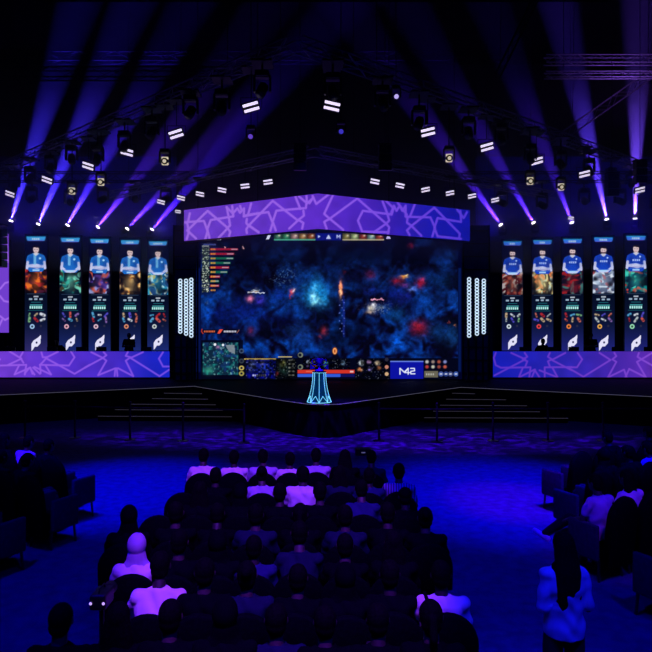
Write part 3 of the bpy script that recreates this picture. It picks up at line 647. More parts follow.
# ------------------------------------------------------------------ neon pedestal and trophy
pc = P(319.2, 0, 17.95).x
t = thing('neon_pedestal', 'flared dark pedestal outlined in glowing cyan neon at the stage tip', 'pedestal', (pc, 18.15, 1.0))
def prof(z):      # flared outline: z 0..0.9
    return .185+.17*max(0, (1-z/.9))**2.2+.01
zs = [0, .06, .15, .27, .4, .55, .7, .9]
MB().loft([((0, 0, z), prof(z)-.015, prof(z)-.015) for z in zs], 8).build('core', NEONB, t)
MB().loft([((0, 0, .9), .21, .21), ((0, 0, .93), .21, .21)], 16).build('top_plate', CASE, t)
for k in range(8):
    a = 2*PI*k/8-PI/2
    pts = [Vector((prof(z)*math.cos(a), prof(z)*math.sin(a), z+.01)) for z in zs]
    MB().path(pts, .007).build('neon_rib', NEON, t)
for k in range(8):
    a = 2*PI*(k+.5)/8-PI/2; a0 = a-2*PI/16; a1 = a+2*PI/16
    pk = Vector((prof(.2)*.97*math.cos(a), prof(.2)*.97*math.sin(a), .2)); r0 = prof(0)
    MB().path([Vector((r0*math.cos(a0), r0*math.sin(a0), .015)), pk, Vector((r0*math.cos(a1), r0*math.sin(a1), .015))], .007).build('neon_triangle', NEON, t)
for nm, z, r in (('base_ring', .012, prof(0)), ('top_ring', .9, .2)):
    MB().path([Vector((r*math.cos(2*PI*k/24), r*math.sin(2*PI*k/24), z)) for k in range(25)], .0085).build(nm, NEON, t)
tr = thing('trophy', 'small dark blue winged cup on top of the neon pedestal', 'trophy', (pc, 18.15, 1.93))
MB().loft([((0, 0, 0), .14, .14), ((0, 0, .05), .13, .13), ((0, 0, .06), .05, .05), ((0, 0, .14), .035, .035), ((0, 0, .18), .07, .07), ((0, 0, .27), .12, .12), ((0, 0, .36), .13, .13), ((0, 0, .40), .12, .12)], 16).build('cup', TROPHY, tr, True)
for sx in (-1, 1):
    MB().path([Vector((sx*.12, 0, .34)), Vector((sx*.2, 0, .36)), Vector((sx*.22, 0, .28)), Vector((sx*.17, 0, .2)), Vector((sx*.09, 0, .2))], .016).build('handle', TROPHY, tr, True)
    MB().add([(sx*.13, 0, .1), (sx*.27, .02, .22), (sx*.28, .02, .05), (sx*.13, .03, .1), (sx*.27, .05, .22), (sx*.28, .05, .05)], [(0, 1, 2), (5, 4, 3), (0, 3, 4, 1), (1, 4, 5, 2), (2, 5, 3, 0)]).build('wing', TROPHY, tr)

# ------------------------------------------------------------------ trusses
def truss(p0, p1, label, s=.34, bay=.5, name='lighting_truss', m=None, r=.026, group=None):
    m = m or ALU; p0 = Vector(p0); p1 = Vector(p1); d = (p1-p0); L = d.length; d.normalize()
    up = Vector((0, 0, 1)); side = d.cross(up).normalized(); up2 = side.cross(d).normalized()
    t = thing(name, label, 'truss', p0, group=group)
    cs = [side*(a*s/2)+up2*(b*s/2) for a, b in ((-1, -1), (1, -1), (1, 1), (-1, 1))]
    for c in cs: MB().tube(c, c+d*L, r, n=8).build('chord', m, t)
    n = max(2, int(L/bay)); lt = MB()
    for i in range(n):
        for q in range(4):
            a, b = cs[q], cs[(q+1) % 4]
            u0, u1 = L*i/n, L*(i+1)/n
            if (i+q) % 2: lt.tube(a+d*u0, b+d*u1, r*.5, n=5)
            else: lt.tube(b+d*u0, a+d*u1, r*.5, n=5)
    lt.build('lattice', m, t)
    cb = MB()
    for u in (.12*L, .88*L):
        q = p0+d*u; cb.tube(d*u+up2*s/2, d*u+up*(19.02-q.z), .012, n=6)
    cb.build('hoist_cable', BLACK, t)
    return t
TZ = 10.75
ap1 = (-.9, 15.9, TZ)
trL = truss(ap1, (-17.5, 30.2, TZ), 'aluminium roof truss running back from the centre to the upper left')
trR = truss((-.7, 15.9, TZ), (17.5, 30.2, TZ), 'aluminium roof truss running back from the centre to the upper right')
truss((-.5, 20.8, 9.35), (-10.0, 27.8, 9.35), 'aluminium truss above the left half of the purple header', .3)
truss((-.3, 20.8, 9.35), (10.5, 27.8, 9.35), 'aluminium truss above the right half of the purple header', .3)
truss((-17, 30.0, 7.62), (-6.3, 30.0, 7.62), 'low horizontal truss over the left player banners', .3)
truss((6.3, 30.0, 7.62), (17, 30.0, 7.62), 'low horizontal truss over the right player banners', .3)
a = P(545, 60, 24); b = P(700, 60, 24); truss(a, (b.x, 24, a.z), 'bright horizontal ceiling truss at the upper right, upper of two', .3, .4)
a = P(545, 75, 24); b = P(700, 75, 24); truss(a, (b.x, 24, a.z), 'bright horizontal ceiling truss at the upper right, lower of two', .22, .4)
truss(P(563, 136, 25), P(662, 66, 25), 'violet lit diagonal truss at the upper right', .34, .5)
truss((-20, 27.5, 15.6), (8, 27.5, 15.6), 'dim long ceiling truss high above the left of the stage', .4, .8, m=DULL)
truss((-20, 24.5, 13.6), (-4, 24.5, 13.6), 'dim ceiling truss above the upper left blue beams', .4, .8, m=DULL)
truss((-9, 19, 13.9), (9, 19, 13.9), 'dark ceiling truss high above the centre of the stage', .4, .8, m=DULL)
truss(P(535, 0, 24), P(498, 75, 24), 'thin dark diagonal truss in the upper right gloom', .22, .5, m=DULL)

for sx in (-1, 1):
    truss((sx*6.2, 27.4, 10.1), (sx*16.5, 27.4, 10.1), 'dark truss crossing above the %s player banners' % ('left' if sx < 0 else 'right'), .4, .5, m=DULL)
# ------------------------------------------------------------------ twin bar lamps
bar_me = MB().box((0, 0, 0), (.5, .03, .085), None, .012).mesh('lamp_bar', LAMP)
hou_me = MB().box((0, .06, 0), (.58, .1, .34), None, .02).mesh('housing', CASE)
brk = MB(); brk.path([Vector((-.34, .06, 0)), Vector((-.34, .06, .32)), Vector((.34, .06, .32)), Vector((.34, .06, 0))], .014); brk_me = brk.mesh('bracket', BLACK)
def twin(loc, roll, s, label, group, top=10.57):
    t = thing('twin_bar_light', label, 'stage light', loc, group=group)
    t.scale = (s, s, s)
    h = link('housing', hou_me, t)
    h.rotation_euler = Euler((math.radians(28), math.radians(roll), 0))
    for dz in (-.085, .085):
        b = link('lamp_bar', bar_me, h, (0, -.01, dz))
        b.location = (0, -.01, dz)
    link('bracket', brk_me, t)
    MB().tube((0, .06, .32), (0, .06, (top-loc[2])/s), .018).build('drop_pole', BLACK, t)
    MB().box((0, .06, (top-loc[2])/s), (.5/s, .5/s, .05)).build('truss_clamp', BLACK, t)
    return t
L1 = [(251,107,-16),(332,106,13),(176,134,-18),(127,152,16),(88,166,18),(47,180,20),(10,194,20),(428,132,-14),(487,147,-16),(537,161,-16),(584.5,174,-14),(640,190,-14)]
def side_words(px): return 'left' if px < 318 else 'right'
for n_, (x, y, r) in enumerate(sorted(L1, key=lambda q: q[0])):
    Y = F*6.2/(326-y); nL = sorted(q[0] for q in L1)
    k = nL.index(x)
    lab = 'glowing twin bar light under the upper roof truss, %s counted from the left end' % ordn(k)
    twin(P(x, y, Y), r, .88, lab, 'twin bar lights under the upper roof truss')
L2 = [(161,202,16),(181,198,14),(200,194,12),(222,190,12),(245,186,-6),(268,182,-8),(375,181.5,12),(400,185.5,12),(425.5,189.6,-12),(450,193,-12),(472,196,-12),(495,200,-14)]
for k, (x, y, r) in enumerate(L2):
    Y = F*5.3/(326-y)
    twin(P(x, y, Y), r, .66, 'small twin bar light on the truss above the purple header, %s counted from the left' % ordn(k), 'small twin bar lights above the header', 9.22)
for k, (x, y, r, l) in enumerate([(178, 211.5, 10, 'stray small twin bar light just beyond the left end of the header'), (571, 218, 8, 'stray small twin bar light above the middle right banner')]):
    twin(P(x, y, 26.6), r, .5, l, 'stray small bar lights', 19)

# ------------------------------------------------------------------ moving heads
def moving_head(loc, target, label, lens, group, hang=True, s=1.0, scale_lens=1.0):
    t = thing('moving_head_light', label, 'stage light', loc, group=group); t.scale = (s, s, s)
    u = 1 if hang else -1
    MB().box((0, 0, u*.36), (.34, .28, .14), None, .02).build('base', CASE, t)
    y = MB(); y.box((-.19, 0, u*.13), (.05, .12, .4), None, .01); y.box((.19, 0, u*.13), (.05, .12, .4), None, .01); y.box((0, 0, u*.3), (.42, .14, .05)); y.build('yoke', CASE, t)
    d = (Vector(target)-Vector(loc)).normalized()
    h = MB().loft([((0, 0, -.16), .08, .08), ((0, 0, -.12), .12, .12), ((0, 0, .1), .13, .13), ((0, 0, .19), .115, .115)], 14).build('head', CASE, t, True)
    h.rotation_euler = d.to_track_quat('Z', 'Y').to_euler()
    if lens: MB().loft([((0, 0, .185), .1*scale_lens, .1*scale_lens), ((0, 0, .2), .095*scale_lens, .095*scale_lens), ((0, 0, .21), .05, .05)], 14).build('lens', lens, h, True)
    return t, d
beams = [(10,224,33,150,'left','leftmost'),(37,227,70,150,'left','second'),(66,228,115,140,'left','third'),(96,229.5,150,160,'left','fourth'),(125,231,188,165,'left','fifth'),(150,232,222,148,'left','innermost'),
         (502.5,227.5,449,152,'right','innermost'),(535,225.5,497,160,'right','second'),(573,225.5,552,170,'right','third'),(607.5,222.5,589,140,'right','fourth'),(635,222,637,120,'right','rightmost')]
pw = [2.2, 2.4, 1.6, .8, .6, .9, .8, .7, .6, 2.4, 2.8]
cl = [(.045,.025,1),(.05,.025,1),(.055,.02,1),(.09,.02,1),(.09,.02,1),(.05,.01,1),(.09,.02,1),(.08,.02,1),(.08,.02,1),(.10,.04,1),(.16,.06,1)]
for i, (x, y, x2, y2, side, pos) in enumerate(beams):
    p = P(x, y, 30.0); d = (P(x2, y2, 28.6)-p).normalized()
    moving_head(p, p+d, 'beam light throwing a violet ray upward above the %s banners, %s one' % (side, pos), BEAMG, 'beam lights above the player banners', hang=False, s=.9, scale_lens=1.15)
    q = p+d*.24
    spot('beam_spot', q, q+d, pw[i]*BEAMP, cl[i], 10.5, .6, .05)
for side, pts in (('left', [(165,161,19.9),(101,182,22.4),(72,191,23.8)]), ('right', [(449,158,19.9),(530,181,22.2),(561,187,23.3)])):
    for k, (x, y, Y) in enumerate(pts):
        p = P(x, y, Y)
        nm = ['nearest the centre', 'middle of the three', 'farthest out'][k]
        t, d = moving_head(p, Vector((p.x*.5, 0, 3.0)), 'cream glowing spotlight hanging under the %s roof truss, %s' % (side, nm), WARM, 'cream spotlights under the roof truss', s=.9, scale_lens=.7)
        MB().tube((0, 0, .42), (0, 0, (TZ-.1-p.z)/.9), .025).build('drop_pole', BLACK, t); MB().box((0, 0, (10.57-p.z)/.9), (.6, .6, .05)).build('truss_clamp', BLACK, t)
        MB().box((0, 0, .0), (.22, .30, .30), d.to_track_quat('Z', 'Y').to_euler(), .03).build('glow_box', WARM, t)  # glowing box added so the cream lamp patch looks less round
# dark fixtures hanging along the roof trusses
def on_truss(f, side): 
    a = Vector(ap1) if side < 0 else Vector((-.7, 15.9, TZ)); b = Vector((17.5*side, 30.2, TZ)); return a+(b-a)*f
kk = 0
for side in (-1, 1):
    for f in (.05, .13, .20, .30, .38, .46, .55, .64, .72, .80):
        p = on_truss(f, side); dz = .75+.45*random.random(); p = p+Vector((random.uniform(-.05, .05), random.uniform(-.05, .05), -dz))
        faint = None
        t, d = moving_head(p, p+Vector((random.uniform(-.4, .4), -.5, -1)), 'unlit black moving light hanging under the %s roof truss, %s from the centre' % ('left' if side < 0 else 'right', ordn([.05, .13, .20, .30, .38, .46, .55, .64, .72, .80].index(f))), faint, 'unlit moving lights under the roof trusses', s=1.15)
        MB().tube((0, 0, .42), (0, 0, (dz-.12)/1.15), .025).build('drop_pole', BLACK, t); MB().box((0, 0, (10.57-p.z)/1.15), (.5, .5, .05)).build('truss_clamp', BLACK, t)
for sx in (-1, 1):
    for j, fx in enumerate((166, 135, 103, 70, 32) if sx < 0 else (502, 542, 584, 620, 656)):
        X = P(fx, 0, 27.4).x; dz = .95+.4*random.random(); p = Vector((X, 27.4, 10.1-dz))
        t, d = moving_head(p, p+Vector((random.uniform(-.6, .6), -.8, -.5)), 'dark moving light on the truss over the %s banners, %s from the centre' % ('left' if sx < 0 else 'right', ordn(j)), None, 'dark lights over the player banners', s=1.25)
        MB().tube((0, 0, .42), (0, 0, (dz-.12)/1.25), .03).build('drop_pole', BLACK, t); MB().box((0, 0, (9.87-p.z)/1.25), (.45, .45, .05)).build('truss_clamp', BLACK, t)
for lab, x, y, Y, c in (('small violet lit moving light high in the dark right of centre', 396, 96, 18, (.5, .4, .9)), ('faint violet moving light below the left centre bar light', 251, 136, 17.5, (.12, .05, .5)), ('faint blue moving light below the right centre bar light', 341, 131, 17.5, (.04, .03, .45))):
    p = P(x, y, Y)
    t, d = moving_head(p, Vector((p.x, 0, 1.0)), lab, mat('lens_glow_%d' % x, (.5, .5, .8), .3, emit=c, es=1.0), None, s=.7, scale_lens=1.0)
    MB().tube((0, 0, .42), (0, 0, (19-p.z)/.7), .02).build('drop_pole', BLACK, t)
# speaker clusters hung in the dark roof
for x, y, Y, lab in ((300, 150, 19.5, 'dark hanging speaker cluster left of the roof centre'), (385, 150, 19.5, 'dark hanging speaker cluster right of the roof centre'), (640, 165, 22.5, 'dark hanging fixture cage at the right edge under the roof truss'), (612, 178, 22.0, 'dark hanging speaker between the two right beams')):
    p = P(x, y, Y); t = thing('hanging_speaker', lab, 'speaker', p); t.scale = (.75, .75, .75)
    for i in range(3): MB().box((0, 0, -i*.36), (.55, .42, .33), (0.08*i, 0, 0), .03).build('speaker_box', CASE, t)
    MB().box((0, 0, .22), (.6, .35, .05)).build('rigging_frame', BLACK, t); MB().tube((0, 0, .2), (0, 0, (19.02-p.z)/.75), .015).build('hoist_cable', BLACK, t)

# ------------------------------------------------------------------ crowd barrier
posts = [(25,438),(75,438),(130,440),(183,441),(244,443),(379,441),(437,442),(493,441),(548,441),(603,441),(660,441)]
pm = MB(); pm.tube((0, 0, .02), (0, 0, 1.06), .032, n=10); pm_me = pm.mesh('pole', BLACK)
pb = MB().loft([((0, 0, 0), .17, .17), ((0, 0, .02), .16, .16), ((0, 0, .035), .04, .04)], 16).mesh('base', CHROME)
pt = MB().loft([((0, 0, 1.06), .04, .04), ((0, 0, 1.1), .045, .045), ((0, 0, 1.12), .02, .02)], 12).mesh('cap', BLACK)
pos = []
for k, (x, y) in enumerate(posts):
    Y = F*CZ/(y-326); p = P(x, y, Y); p.z = 0; pos.append(p)
    t = thing('barrier_post', 'thin black barrier post before the stage, %s from the left' % ordn(k), 'post', p, group='barrier posts in front of the stage')
    link('pole', pm_me, t); link('base', pb, t); link('cap', pt, t)
for seg, lab in ((pos[:5], 'left'), (pos[5:], 'right')):
    r = MB()
    for a, b in zip(seg, seg[1:]): r.tube(a+Vector((0, 0, .93)), b+Vector((0, 0, .93)), .022, n=8)
    c = seg[2]; r.v = [tuple(Vector(v)-c) for v in r.v]
    tag(r.build('barrier_rail', BLACK, loc=c), 'thin dark rail joining the barrier posts on the %s half' % lab, 'rail')
p = P(363, 455, 15.4); p.z = 0
t = thing('floor_monitor', 'small dark box on the floor between the centre posts and the crowd', 'floor speaker', p)
MB().prism([(-.2, -.14), (.2, -.14), (.2, .14), (-.2, .14)], 0, .16).build('cabinet', CASE, t); MB().box((0, -.142, .08), (.1, .01, .03)).build('glint_plate', EDGE, t)  # small self-lit plate paints in a whitish glint on the box

# ------------------------------------------------------------------ chairs
def arch(mb, wd, z0, z1, zs, y0, y1, n=14):
    pr = [(-wd/2, z0), (-wd/2, zs)]+[(-wd/2*math.cos(PI*i/n), zs+(z1-zs)*math.sin(PI*i/n)) for i in range(1, n)]+[(wd/2, zs), (wd/2, z0)]
    cx, cz = 0, (z0+z1)/2; rs = []
    for y, s in ((y0, .93), (y0+(y1-y0)*.25, 1), (y0+(y1-y0)*.75, 1), (y1, .93)):
        rs.append([Vector((x*s, y+(z-z0)*-.12, cz+(z-cz)*s)) for x, z in pr])
    return mb.rings(rs)
def make_chair():
    t = thing('auditorium_chair', '', 'chair')
    arch(MB(), .50, .52, 1.03, .77, -.215, -.285).build('backrest', CHAIRM, t, True)
    MB().box((0, .02, .405), (.48, .47, .10), None, .04).build('seat', CHAIRM, t, True)
    for sx in (-1, 1):
        MB().tube((sx*.2, .2, .37), (sx*.22, .23, 0), .014).build('leg', CHROME, t)
        MB().tube((sx*.2, -.19, .37), (sx*.22, -.25, 0), .014).build('leg', CHROME, t)
    MB().path([Vector((-.2, -.21, .38)), Vector((-.2, -.24, .6))], .012).path([Vector((.2, -.21, .38)), Vector((.2, -.24, .6))], .012).build('back_frame', CHROME, t)
    return t
def make_armchair():
    t = thing('armchair', '', 'armchair')
    arch(MB(), .50, .2, 1.13, .86, -.24, -.35).build('backrest', CHAIRM, t, True)
    MB().box((0, .04, .36), (.41, .50, .2), None, .05).build('seat', CHAIRM, t, True)
    am = mat('navy_armrest_cloth', (0.03, 0.028, 0.06), 0.8, 0, .2, 20)
    for sx in (-1, 1):
        MB().box((sx*.245, .02, .50), (.07, .46, .46), None, .025).build('arm', am, t, True)
    for sx in (-1, 1):
        for sy in (-1, 1): MB().tube((sx*.2, .02+sy*.2, .3), (sx*.22, .02+sy*.22, 0), .018).build('leg', CHROME, t)
    return t
chair0 = make_chair(); arm0 = make_armchair(); used = {}
def put_chair(src, loc, rz, label, group):
    if src not in used: used[src] = 1; src.location = loc; src.rotation_euler = (0, 0, rz); src['label'] = label; src['group'] = group; return src
    return copy_tree(src, None, loc, rz, label, group)

# ------------------------------------------------------------------ people
def remesh(mb, voxel, name, m, smooth=2):
    me = mb.mesh(name+'_raw', None); o = bpy.data.objects.new('raw', me); COL.objects.link(o)
    r = o.modifiers.new('r', 'REMESH'); r.mode = 'VOXEL'; r.voxel_size = voxel; r.use_smooth_shade = True
    if smooth:
        s_ = o.modifiers.new('s', 'SMOOTH'); s_.iterations = smooth; s_.factor = .5
    dg = bpy.context.evaluated_depsgraph_get(); dg.update()
    nm = bpy.data.meshes.new_from_object(o.evaluated_get(dg)); nm.name = name
    bpy.data.objects.remove(o); bpy.data.meshes.remove(me)
    nm.materials.clear(); nm.materials.append(m)
    for p in nm.polygons: p.use_smooth = True
    return nm
def V3(*a): return Vector(a)
def hand(mb, wrist, d, palm_n, curl=.35, side=1):
    d = d.normalized(); n = palm_n.normalized(); s = d.cross(n).normalized()
    c = wrist+d*.05
    mb.tube(wrist, wrist+d*.03, .026, .03, 8, True)
    R = Matrix((s, d, n)).transposed().to_euler()
    mb.ell(c, (.039, .05, .017), R, 10, 7)
    for i, (o, L) in enumerate(((-.03, .062), (-.01, .073), (.01, .068), (.029, .052))):
        b = wrist+d*.088+s*o; m1 = b+(d+n*curl)*L*.5; m2 = m1+(d*.7+n*(curl+.6))*L*.5
        mb.tube(b-d*.02, m1, .0095, .009, 7, True); mb.tube(m1, m2, .009, .0078, 7, True)
    b = wrist+d*.03-s*side*.032; m1 = b+(d*.7-s*side*.7+n*.3)*.038; m2 = m1+(d*.95-s*side*.1+n*.4)*.032
    mb.tube(b, m1, .012, .011, 7, True); mb.tube(m1, m2, .011, .009, 7, True)
def head(mb, hc, tilt=0):
    mb.ell(hc, (.074, .094, .112), None, 18, 14); mb.ell(hc+V3(0, .03, -.055), (.055, .06, .06), None, 14, 10)
    mb.ell(hc+V3(0, .098, -.012), (.013, .02, .024), None, 8, 7)          # nose
    mb.ell(hc+V3(0, .083, -.052), (.024, .012, .008), None, 8, 6); mb.ell(hc+V3(0, .08, -.066), (.021, .012, .008), None, 8, 6)   # lips
    for sx in (-1, 1):
        mb.ell(hc+V3(sx*.078, -.005, -.005), (.012, .02, .031), (0, 0, sx*.3), 8, 7)
        mb.ell(hc+V3(sx*.029, .08, .012), (.017, .012, .01), None, 8, 6)
        mb.ell(hc+V3(sx*.03, .083, .032), (.022, .01, .006), None, 8, 6)
def limb(mb, a, b, ra, rb, bulge=1.12):
    m1 = a+(b-a)*.35; mb.tube(a, m1, ra, ra*bulge*.98, 12, True); mb.tube(m1, b, ra*bulge*.98, rb, 12, True)
def figure(J, name):
    """J: pelvis, chest, neck, head, sh/el/wr/hd (left, right), hip/kn/an/toe"""
    b = MB(); pe, ch, nk = J['pelvis'], J['chest'], J['neck']
    w_ = J.get('w', 1.0)
    secs = [(pe+V3(0, 0, -.08), .15*w_, .11), (pe, .17*w_, .125), (pe.lerp(ch, .45), .14*w_, .105), (ch, .165*w_, .115), (nk+V3(0, 0, -.09), .14*w_, .085), (nk+V3(0, 0, -.03), .08, .06)]
    b.loft(secs, 18); b.tube(nk+V3(0, 0, -.04), J['head']+V3(0, -.01, -.06), .056, .052, 12, True); head(b, J['head'])
    for i, sx in ((0, -1), (1, 1)):
        b.ell(J['sh'][i], (.05, .05, .05), None, 12, 9)
        limb(b, J['sh'][i], J['el'][i], .042, .038); limb(b, J['el'][i], J['wr'][i], .038, .026)
        hand(b, J['wr'][i], J['hd'][i], J.get('pn', V3(0, 0, -1)), J.get('curl', .4), sx)
        limb(b, J['hip'][i], J['kn'][i], .078*w_, .055); limb(b, J['kn'][i], J['an'][i], .055, .036, 1.15)
        b.tube(J['an'][i]+V3(0, -.03, -.03), J['toe'][i], .038, .03, 10, True)
    body = remesh(b, .0075, name+'_body', SKIN)
    c = MB(); g = .02; bot = J.get('hem', pe+V3(0, 0, -.06))
    cs = [(bot, .175*w_+g, .13+g), (pe+V3(0, 0, .03), .17*w_+g, .125+g), (pe.lerp(ch, .45), .152*w_+g, .11+g), (ch, .168*w_+g, .117+g), (nk+V3(0, 0, -.075), .168*w_+g, .096+g), (nk+V3(0, 0, -.028), .115, .085), (nk+V3(0, 0, -.005), .075, .066)]
    c.loft(cs, 18); c.ell(nk+V3(0, -.01, -.06), (.12, .085, .05), None, 14, 9)
    for i in (0, 1): c.tube(nk+V3(0, -.01, -.07), J['sh'][i]+V3(0, 0, .005), .06, .06, 12, True)
    sl = J.get('sleeve', .62)
    for i in (0, 1):
        c.ell(J['sh'][i], (.068, .07, .062), None, 12, 9)
        c.tube(J['sh'][i], J['sh'][i].lerp(J['el'][i], min(sl, 1)), .06, .058 if sl <= 1 else .052, 12, True)
        if sl > 1: c.tube(J['el'][i], J['wr'][i], .052, .036, 12, True)
    shirt = remesh(c, .011, name+'_shirt', BLK, 3)
    # cloth folds: push the surface in soft waves
    for v in shirt.vertices:
        q = v.co; f = .006*math.sin(q.z*38+q.x*16+2*math.sin(q.x*21))+.004*math.sin(q.x*34-q.z*24)
        v.co = q+v.normal*f
    t = MB()
    t.loft([(pe+V3(0, 0, -.09), .16*w_+.01, .125), (pe+V3(0, 0, .04), .172*w_+.006, .132)], 16)
    for i in (0, 1):
        limb(t, J['hip'][i], J['kn'][i], .09*w_, .07); limb(t, J['kn'][i], J['an'][i]+V3(0, 0, .03), .07, .052, 1.05)
    trou = remesh(t, .013, name+'_trousers', TROU, 2)
    shoes = []
    for i in (0, 1):
        s_ = MB(); a = J['an'][i]+V3(0, -.03, -.04); s_.tube(a, J['toe'][i], .048, .042, 12, True); s_.tube(J['an'][i]+V3(0, 0, .02), a, .048, .048, 10, True)
        shoes.append(remesh(s_, .012, name+'_shoe%d' % i, SHOE, 2))
    return dict(body=body, shirt=shirt, trousers=trou, shoes=shoes, head=J['head'], neck=nk)
def hair_mesh(kind, m):
    b = MB()      # head centre at the origin
    if kind in ('short', 'long', 'bun', 'tail'):
        b.ell((0, -.012, .022), (.084, .098, .102), None, 18, 14); b.ell((0, -.045, -.03), (.074, .062, .07), None, 14, 10)
    if kind == 'long':
        b.loft([((0, -.06, -.36), .09, .03), ((0, -.075, -.22), .125, .045), ((0, -.06, -.08), .11, .055), ((0, -.03, .05), .08, .07)], 16)
    if kind == 'verylong':
        b.ell((0, -.012, .022), (.088, .102, .104), None, 18, 14)
        b.loft([((-.06, -.14, -.50), .02, .012), ((-.045, -.14, -.42), .06, .025), ((-.01, -.135, -.32), .1, .04), ((0, -.11, -.2), .11, .055), ((0, -.06, -.06), .1, .07), ((0, -.03, .04), .085, .085)], 18)
        b.tube((.07, -.06, -.16), (.09, -.12, -.4), .045, .02, 10, True); b.tube((-.08, -.05, -.16), (-.1, -.1, -.44), .04, .018, 10, True)
    if kind == 'bun': b.ell((0, -.11, .06), (.045, .04, .045), None, 12, 9)
    if kind == 'tail': b.tube((0, -.1, .03), (0, -.15, -.08), .03, .03, 10, True); b.tube((0, -.15, -.08), (0, -.13, -.24), .03, .012, 10, True)
    if kind == 'scarf':
        b.ell((0, -.008, .012), (.092, .108, .118), None, 18, 14); b.loft([((0, -.03, -.2), .15, .1), ((0, -.02, -.13), .1, .09), ((0, -.01, -.06), .085, .095)], 16)
    if kind == 'cap':
        b.ell((0, -.005, .045), (.086, .102, .085), None, 18, 14); b.ell((0, .1, .045), (.065, .065, .012), None, 14, 8); b.ell((0, -.04, -.02), (.075, .062, .07), None, 14, 10)
    return remesh(b, .010, 'hair_'+kind, m, 2)
HM = {k: hair_mesh(k, HAIR) for k in ('short', 'long', 'bun', 'tail', 'verylong')}
SCARF = hair_mesh('scarf', LILAC); DSCARF = SCARF.copy(); DSCARF.materials.clear(); DSCARF.materials.append(BLK)
CAPM = hair_mesh('cap', BLK)
def seatpose(lean=0.0, kind='lap'):
    J = dict(pelvis=V3(0, -.01, .55), chest=V3(0, -.045+lean*.5, .86), neck=V3(0, -.04+lean, 1.06), head=V3(0, .01+lean*1.25, 1.2))
    s = lean*.85
    J['sh'] = [V3(-.165, -.05+s, .985), V3(.165, -.05+s, .985)]
    J['hip'] = [V3(-.09, .0, .53), V3(.09, .0, .53)]; J['kn'] = [V3(-.12, .42, .52), V3(.12, .42, .52)]; J['an'] = [V3(-.12, .40, .11), V3(.12, .40, .11)]; J['toe'] = [V3(-.13, .58, .04), V3(.13, .58, .04)]
    if kind == 'lap':
        J['el'] = [V3(-.23, .02+s*.6, .73), V3(.23, .02+s*.6, .73)]; J['wr'] = [V3(-.11, .22, .645), V3(.11, .22, .645)]; J['hd'] = [V3(.35, 1, -.1), V3(-.35, 1, -.1)]
    if kind == 'phone':
        J['el'] = [V3(-.22, .06+s, .74), V3(.22, .06+s, .74)]; J['wr'] = [V3(-.06, .28+s, .80), V3(.06, .28+s, .80)]; J['hd'] = [V3(.2, .6, .5), V3(-.2, .6, .5)]; J['curl'] = .7
    if kind == 'thigh':
        J['el'] = [V3(-.25, .12+s*.3, .74), V3(.25, .12+s*.3, .74)]; J['wr'] = [V3(-.14, .33, .645), V3(.14, .33, .645)]; J['hd'] = [V3(.1, 1, -.1), V3(-.1, 1, -.1)]
    if kind == 'cross':
        J['el'] = [V3(-.24, .05, .74), V3(.23, .02, .73)]; J['wr'] = [V3(-.17, .29, .66), V3(.11, .22, .66)]; J['hd'] = [V3(.1, 1, -.2), V3(-.35, 1, -.1)]
        J['an'][1] = V3(.12, .34, .11); J['toe'][1] = V3(.12, .50, .04); J['kn'][0] = V3(-.02, .44, .62); J['an'][0] = V3(-.14, .76, .30); J['toe'][0] = V3(-.2, .90, .33)
    return J
BODY = {'lap': figure(seatpose(0), 'seated'), 'lean': figure(seatpose(.12, 'thigh'), 'leaning'), 'phone': figure(seatpose(.04, 'phone'), 'phone_holder'), 'cross': figure(seatpose(0.02, 'cross'), 'crossed')}
ST = dict(pelvis=V3(0, 0, .95), chest=V3(0, -.01, 1.26), neck=V3(0, -.01, 1.46), head=V3(0, .02, 1.615), w=.88,
          sh=[V3(-.15, -.01, 1.375), V3(.15, -.01, 1.375)], el=[V3(-.19, -.03, 1.10), V3(.19, -.03, 1.10)], wr=[V3(-.08, .2, 1.13), V3(.1, .2, 1.13)], hd=[V3(.35, .6, .4), V3(-.35, .6, .4)], curl=.7,
          hip=[V3(-.09, 0, .9), V3(.09, 0, .9)], kn=[V3(-.1, .02, .49), V3(.1, .02, .49)], an=[V3(-.1, -.01, .1), V3(.1, -.01, .1)], toe=[V3(-.12, .15, .04), V3(.12, .15, .04)], hem=V3(0, 0, .86), sleeve=.93)
WOMAN = figure(ST, 'standing_woman')
SM = dict(ST); SM.update(w=1.1, sh=[V3(-.2, -.01, 1.4), V3(.2, -.01, 1.4)], el=[V3(-.27, .05, 1.12), V3(.27, .05, 1.12)], wr=[V3(.02, .22, 1.16), V3(-.02, .24, 1.13)], hd=[V3(1, .1, .1), V3(-1, .1, .1)], hem=V3(0, 0, .9), sleeve=.6)
DESKMAN = figure(SM, 'standing_man')
_mc = {}
def recol(me, m):
    k = (me.name, m.name)
    if k not in _mc:
        c = me.copy(); c.materials.clear(); c.materials.append(m); _mc[k] = c
    return _mc[k]
def person(B, loc, rz, label, shirt, hair='short', skin=None, trousers=None, shoes=None, group=None, scale=1.0, cat='person'):
    o = link('person', recol(B['body'], skin or SKIN), None, loc, rz); tag(o, label, cat, group); o.scale = (scale,)*3
    link('shirt', recol(B['shirt'], shirt), o); link('trousers', recol(B['trousers'], trousers or TROU), o)
    for i, q in enumerate(B['shoes']): link('shoe', recol(q, shoes if (shoes and i == 0) else SHOE), o)
    nm, me = ('headscarf', SCARF) if hair == 'scarf' else ('headscarf', DSCARF) if hair == 'dscarf' else ('cap', CAPM) if hair == 'cap' else ('hair', HM[hair])
    link(nm, me, o, B['head'])
    return o

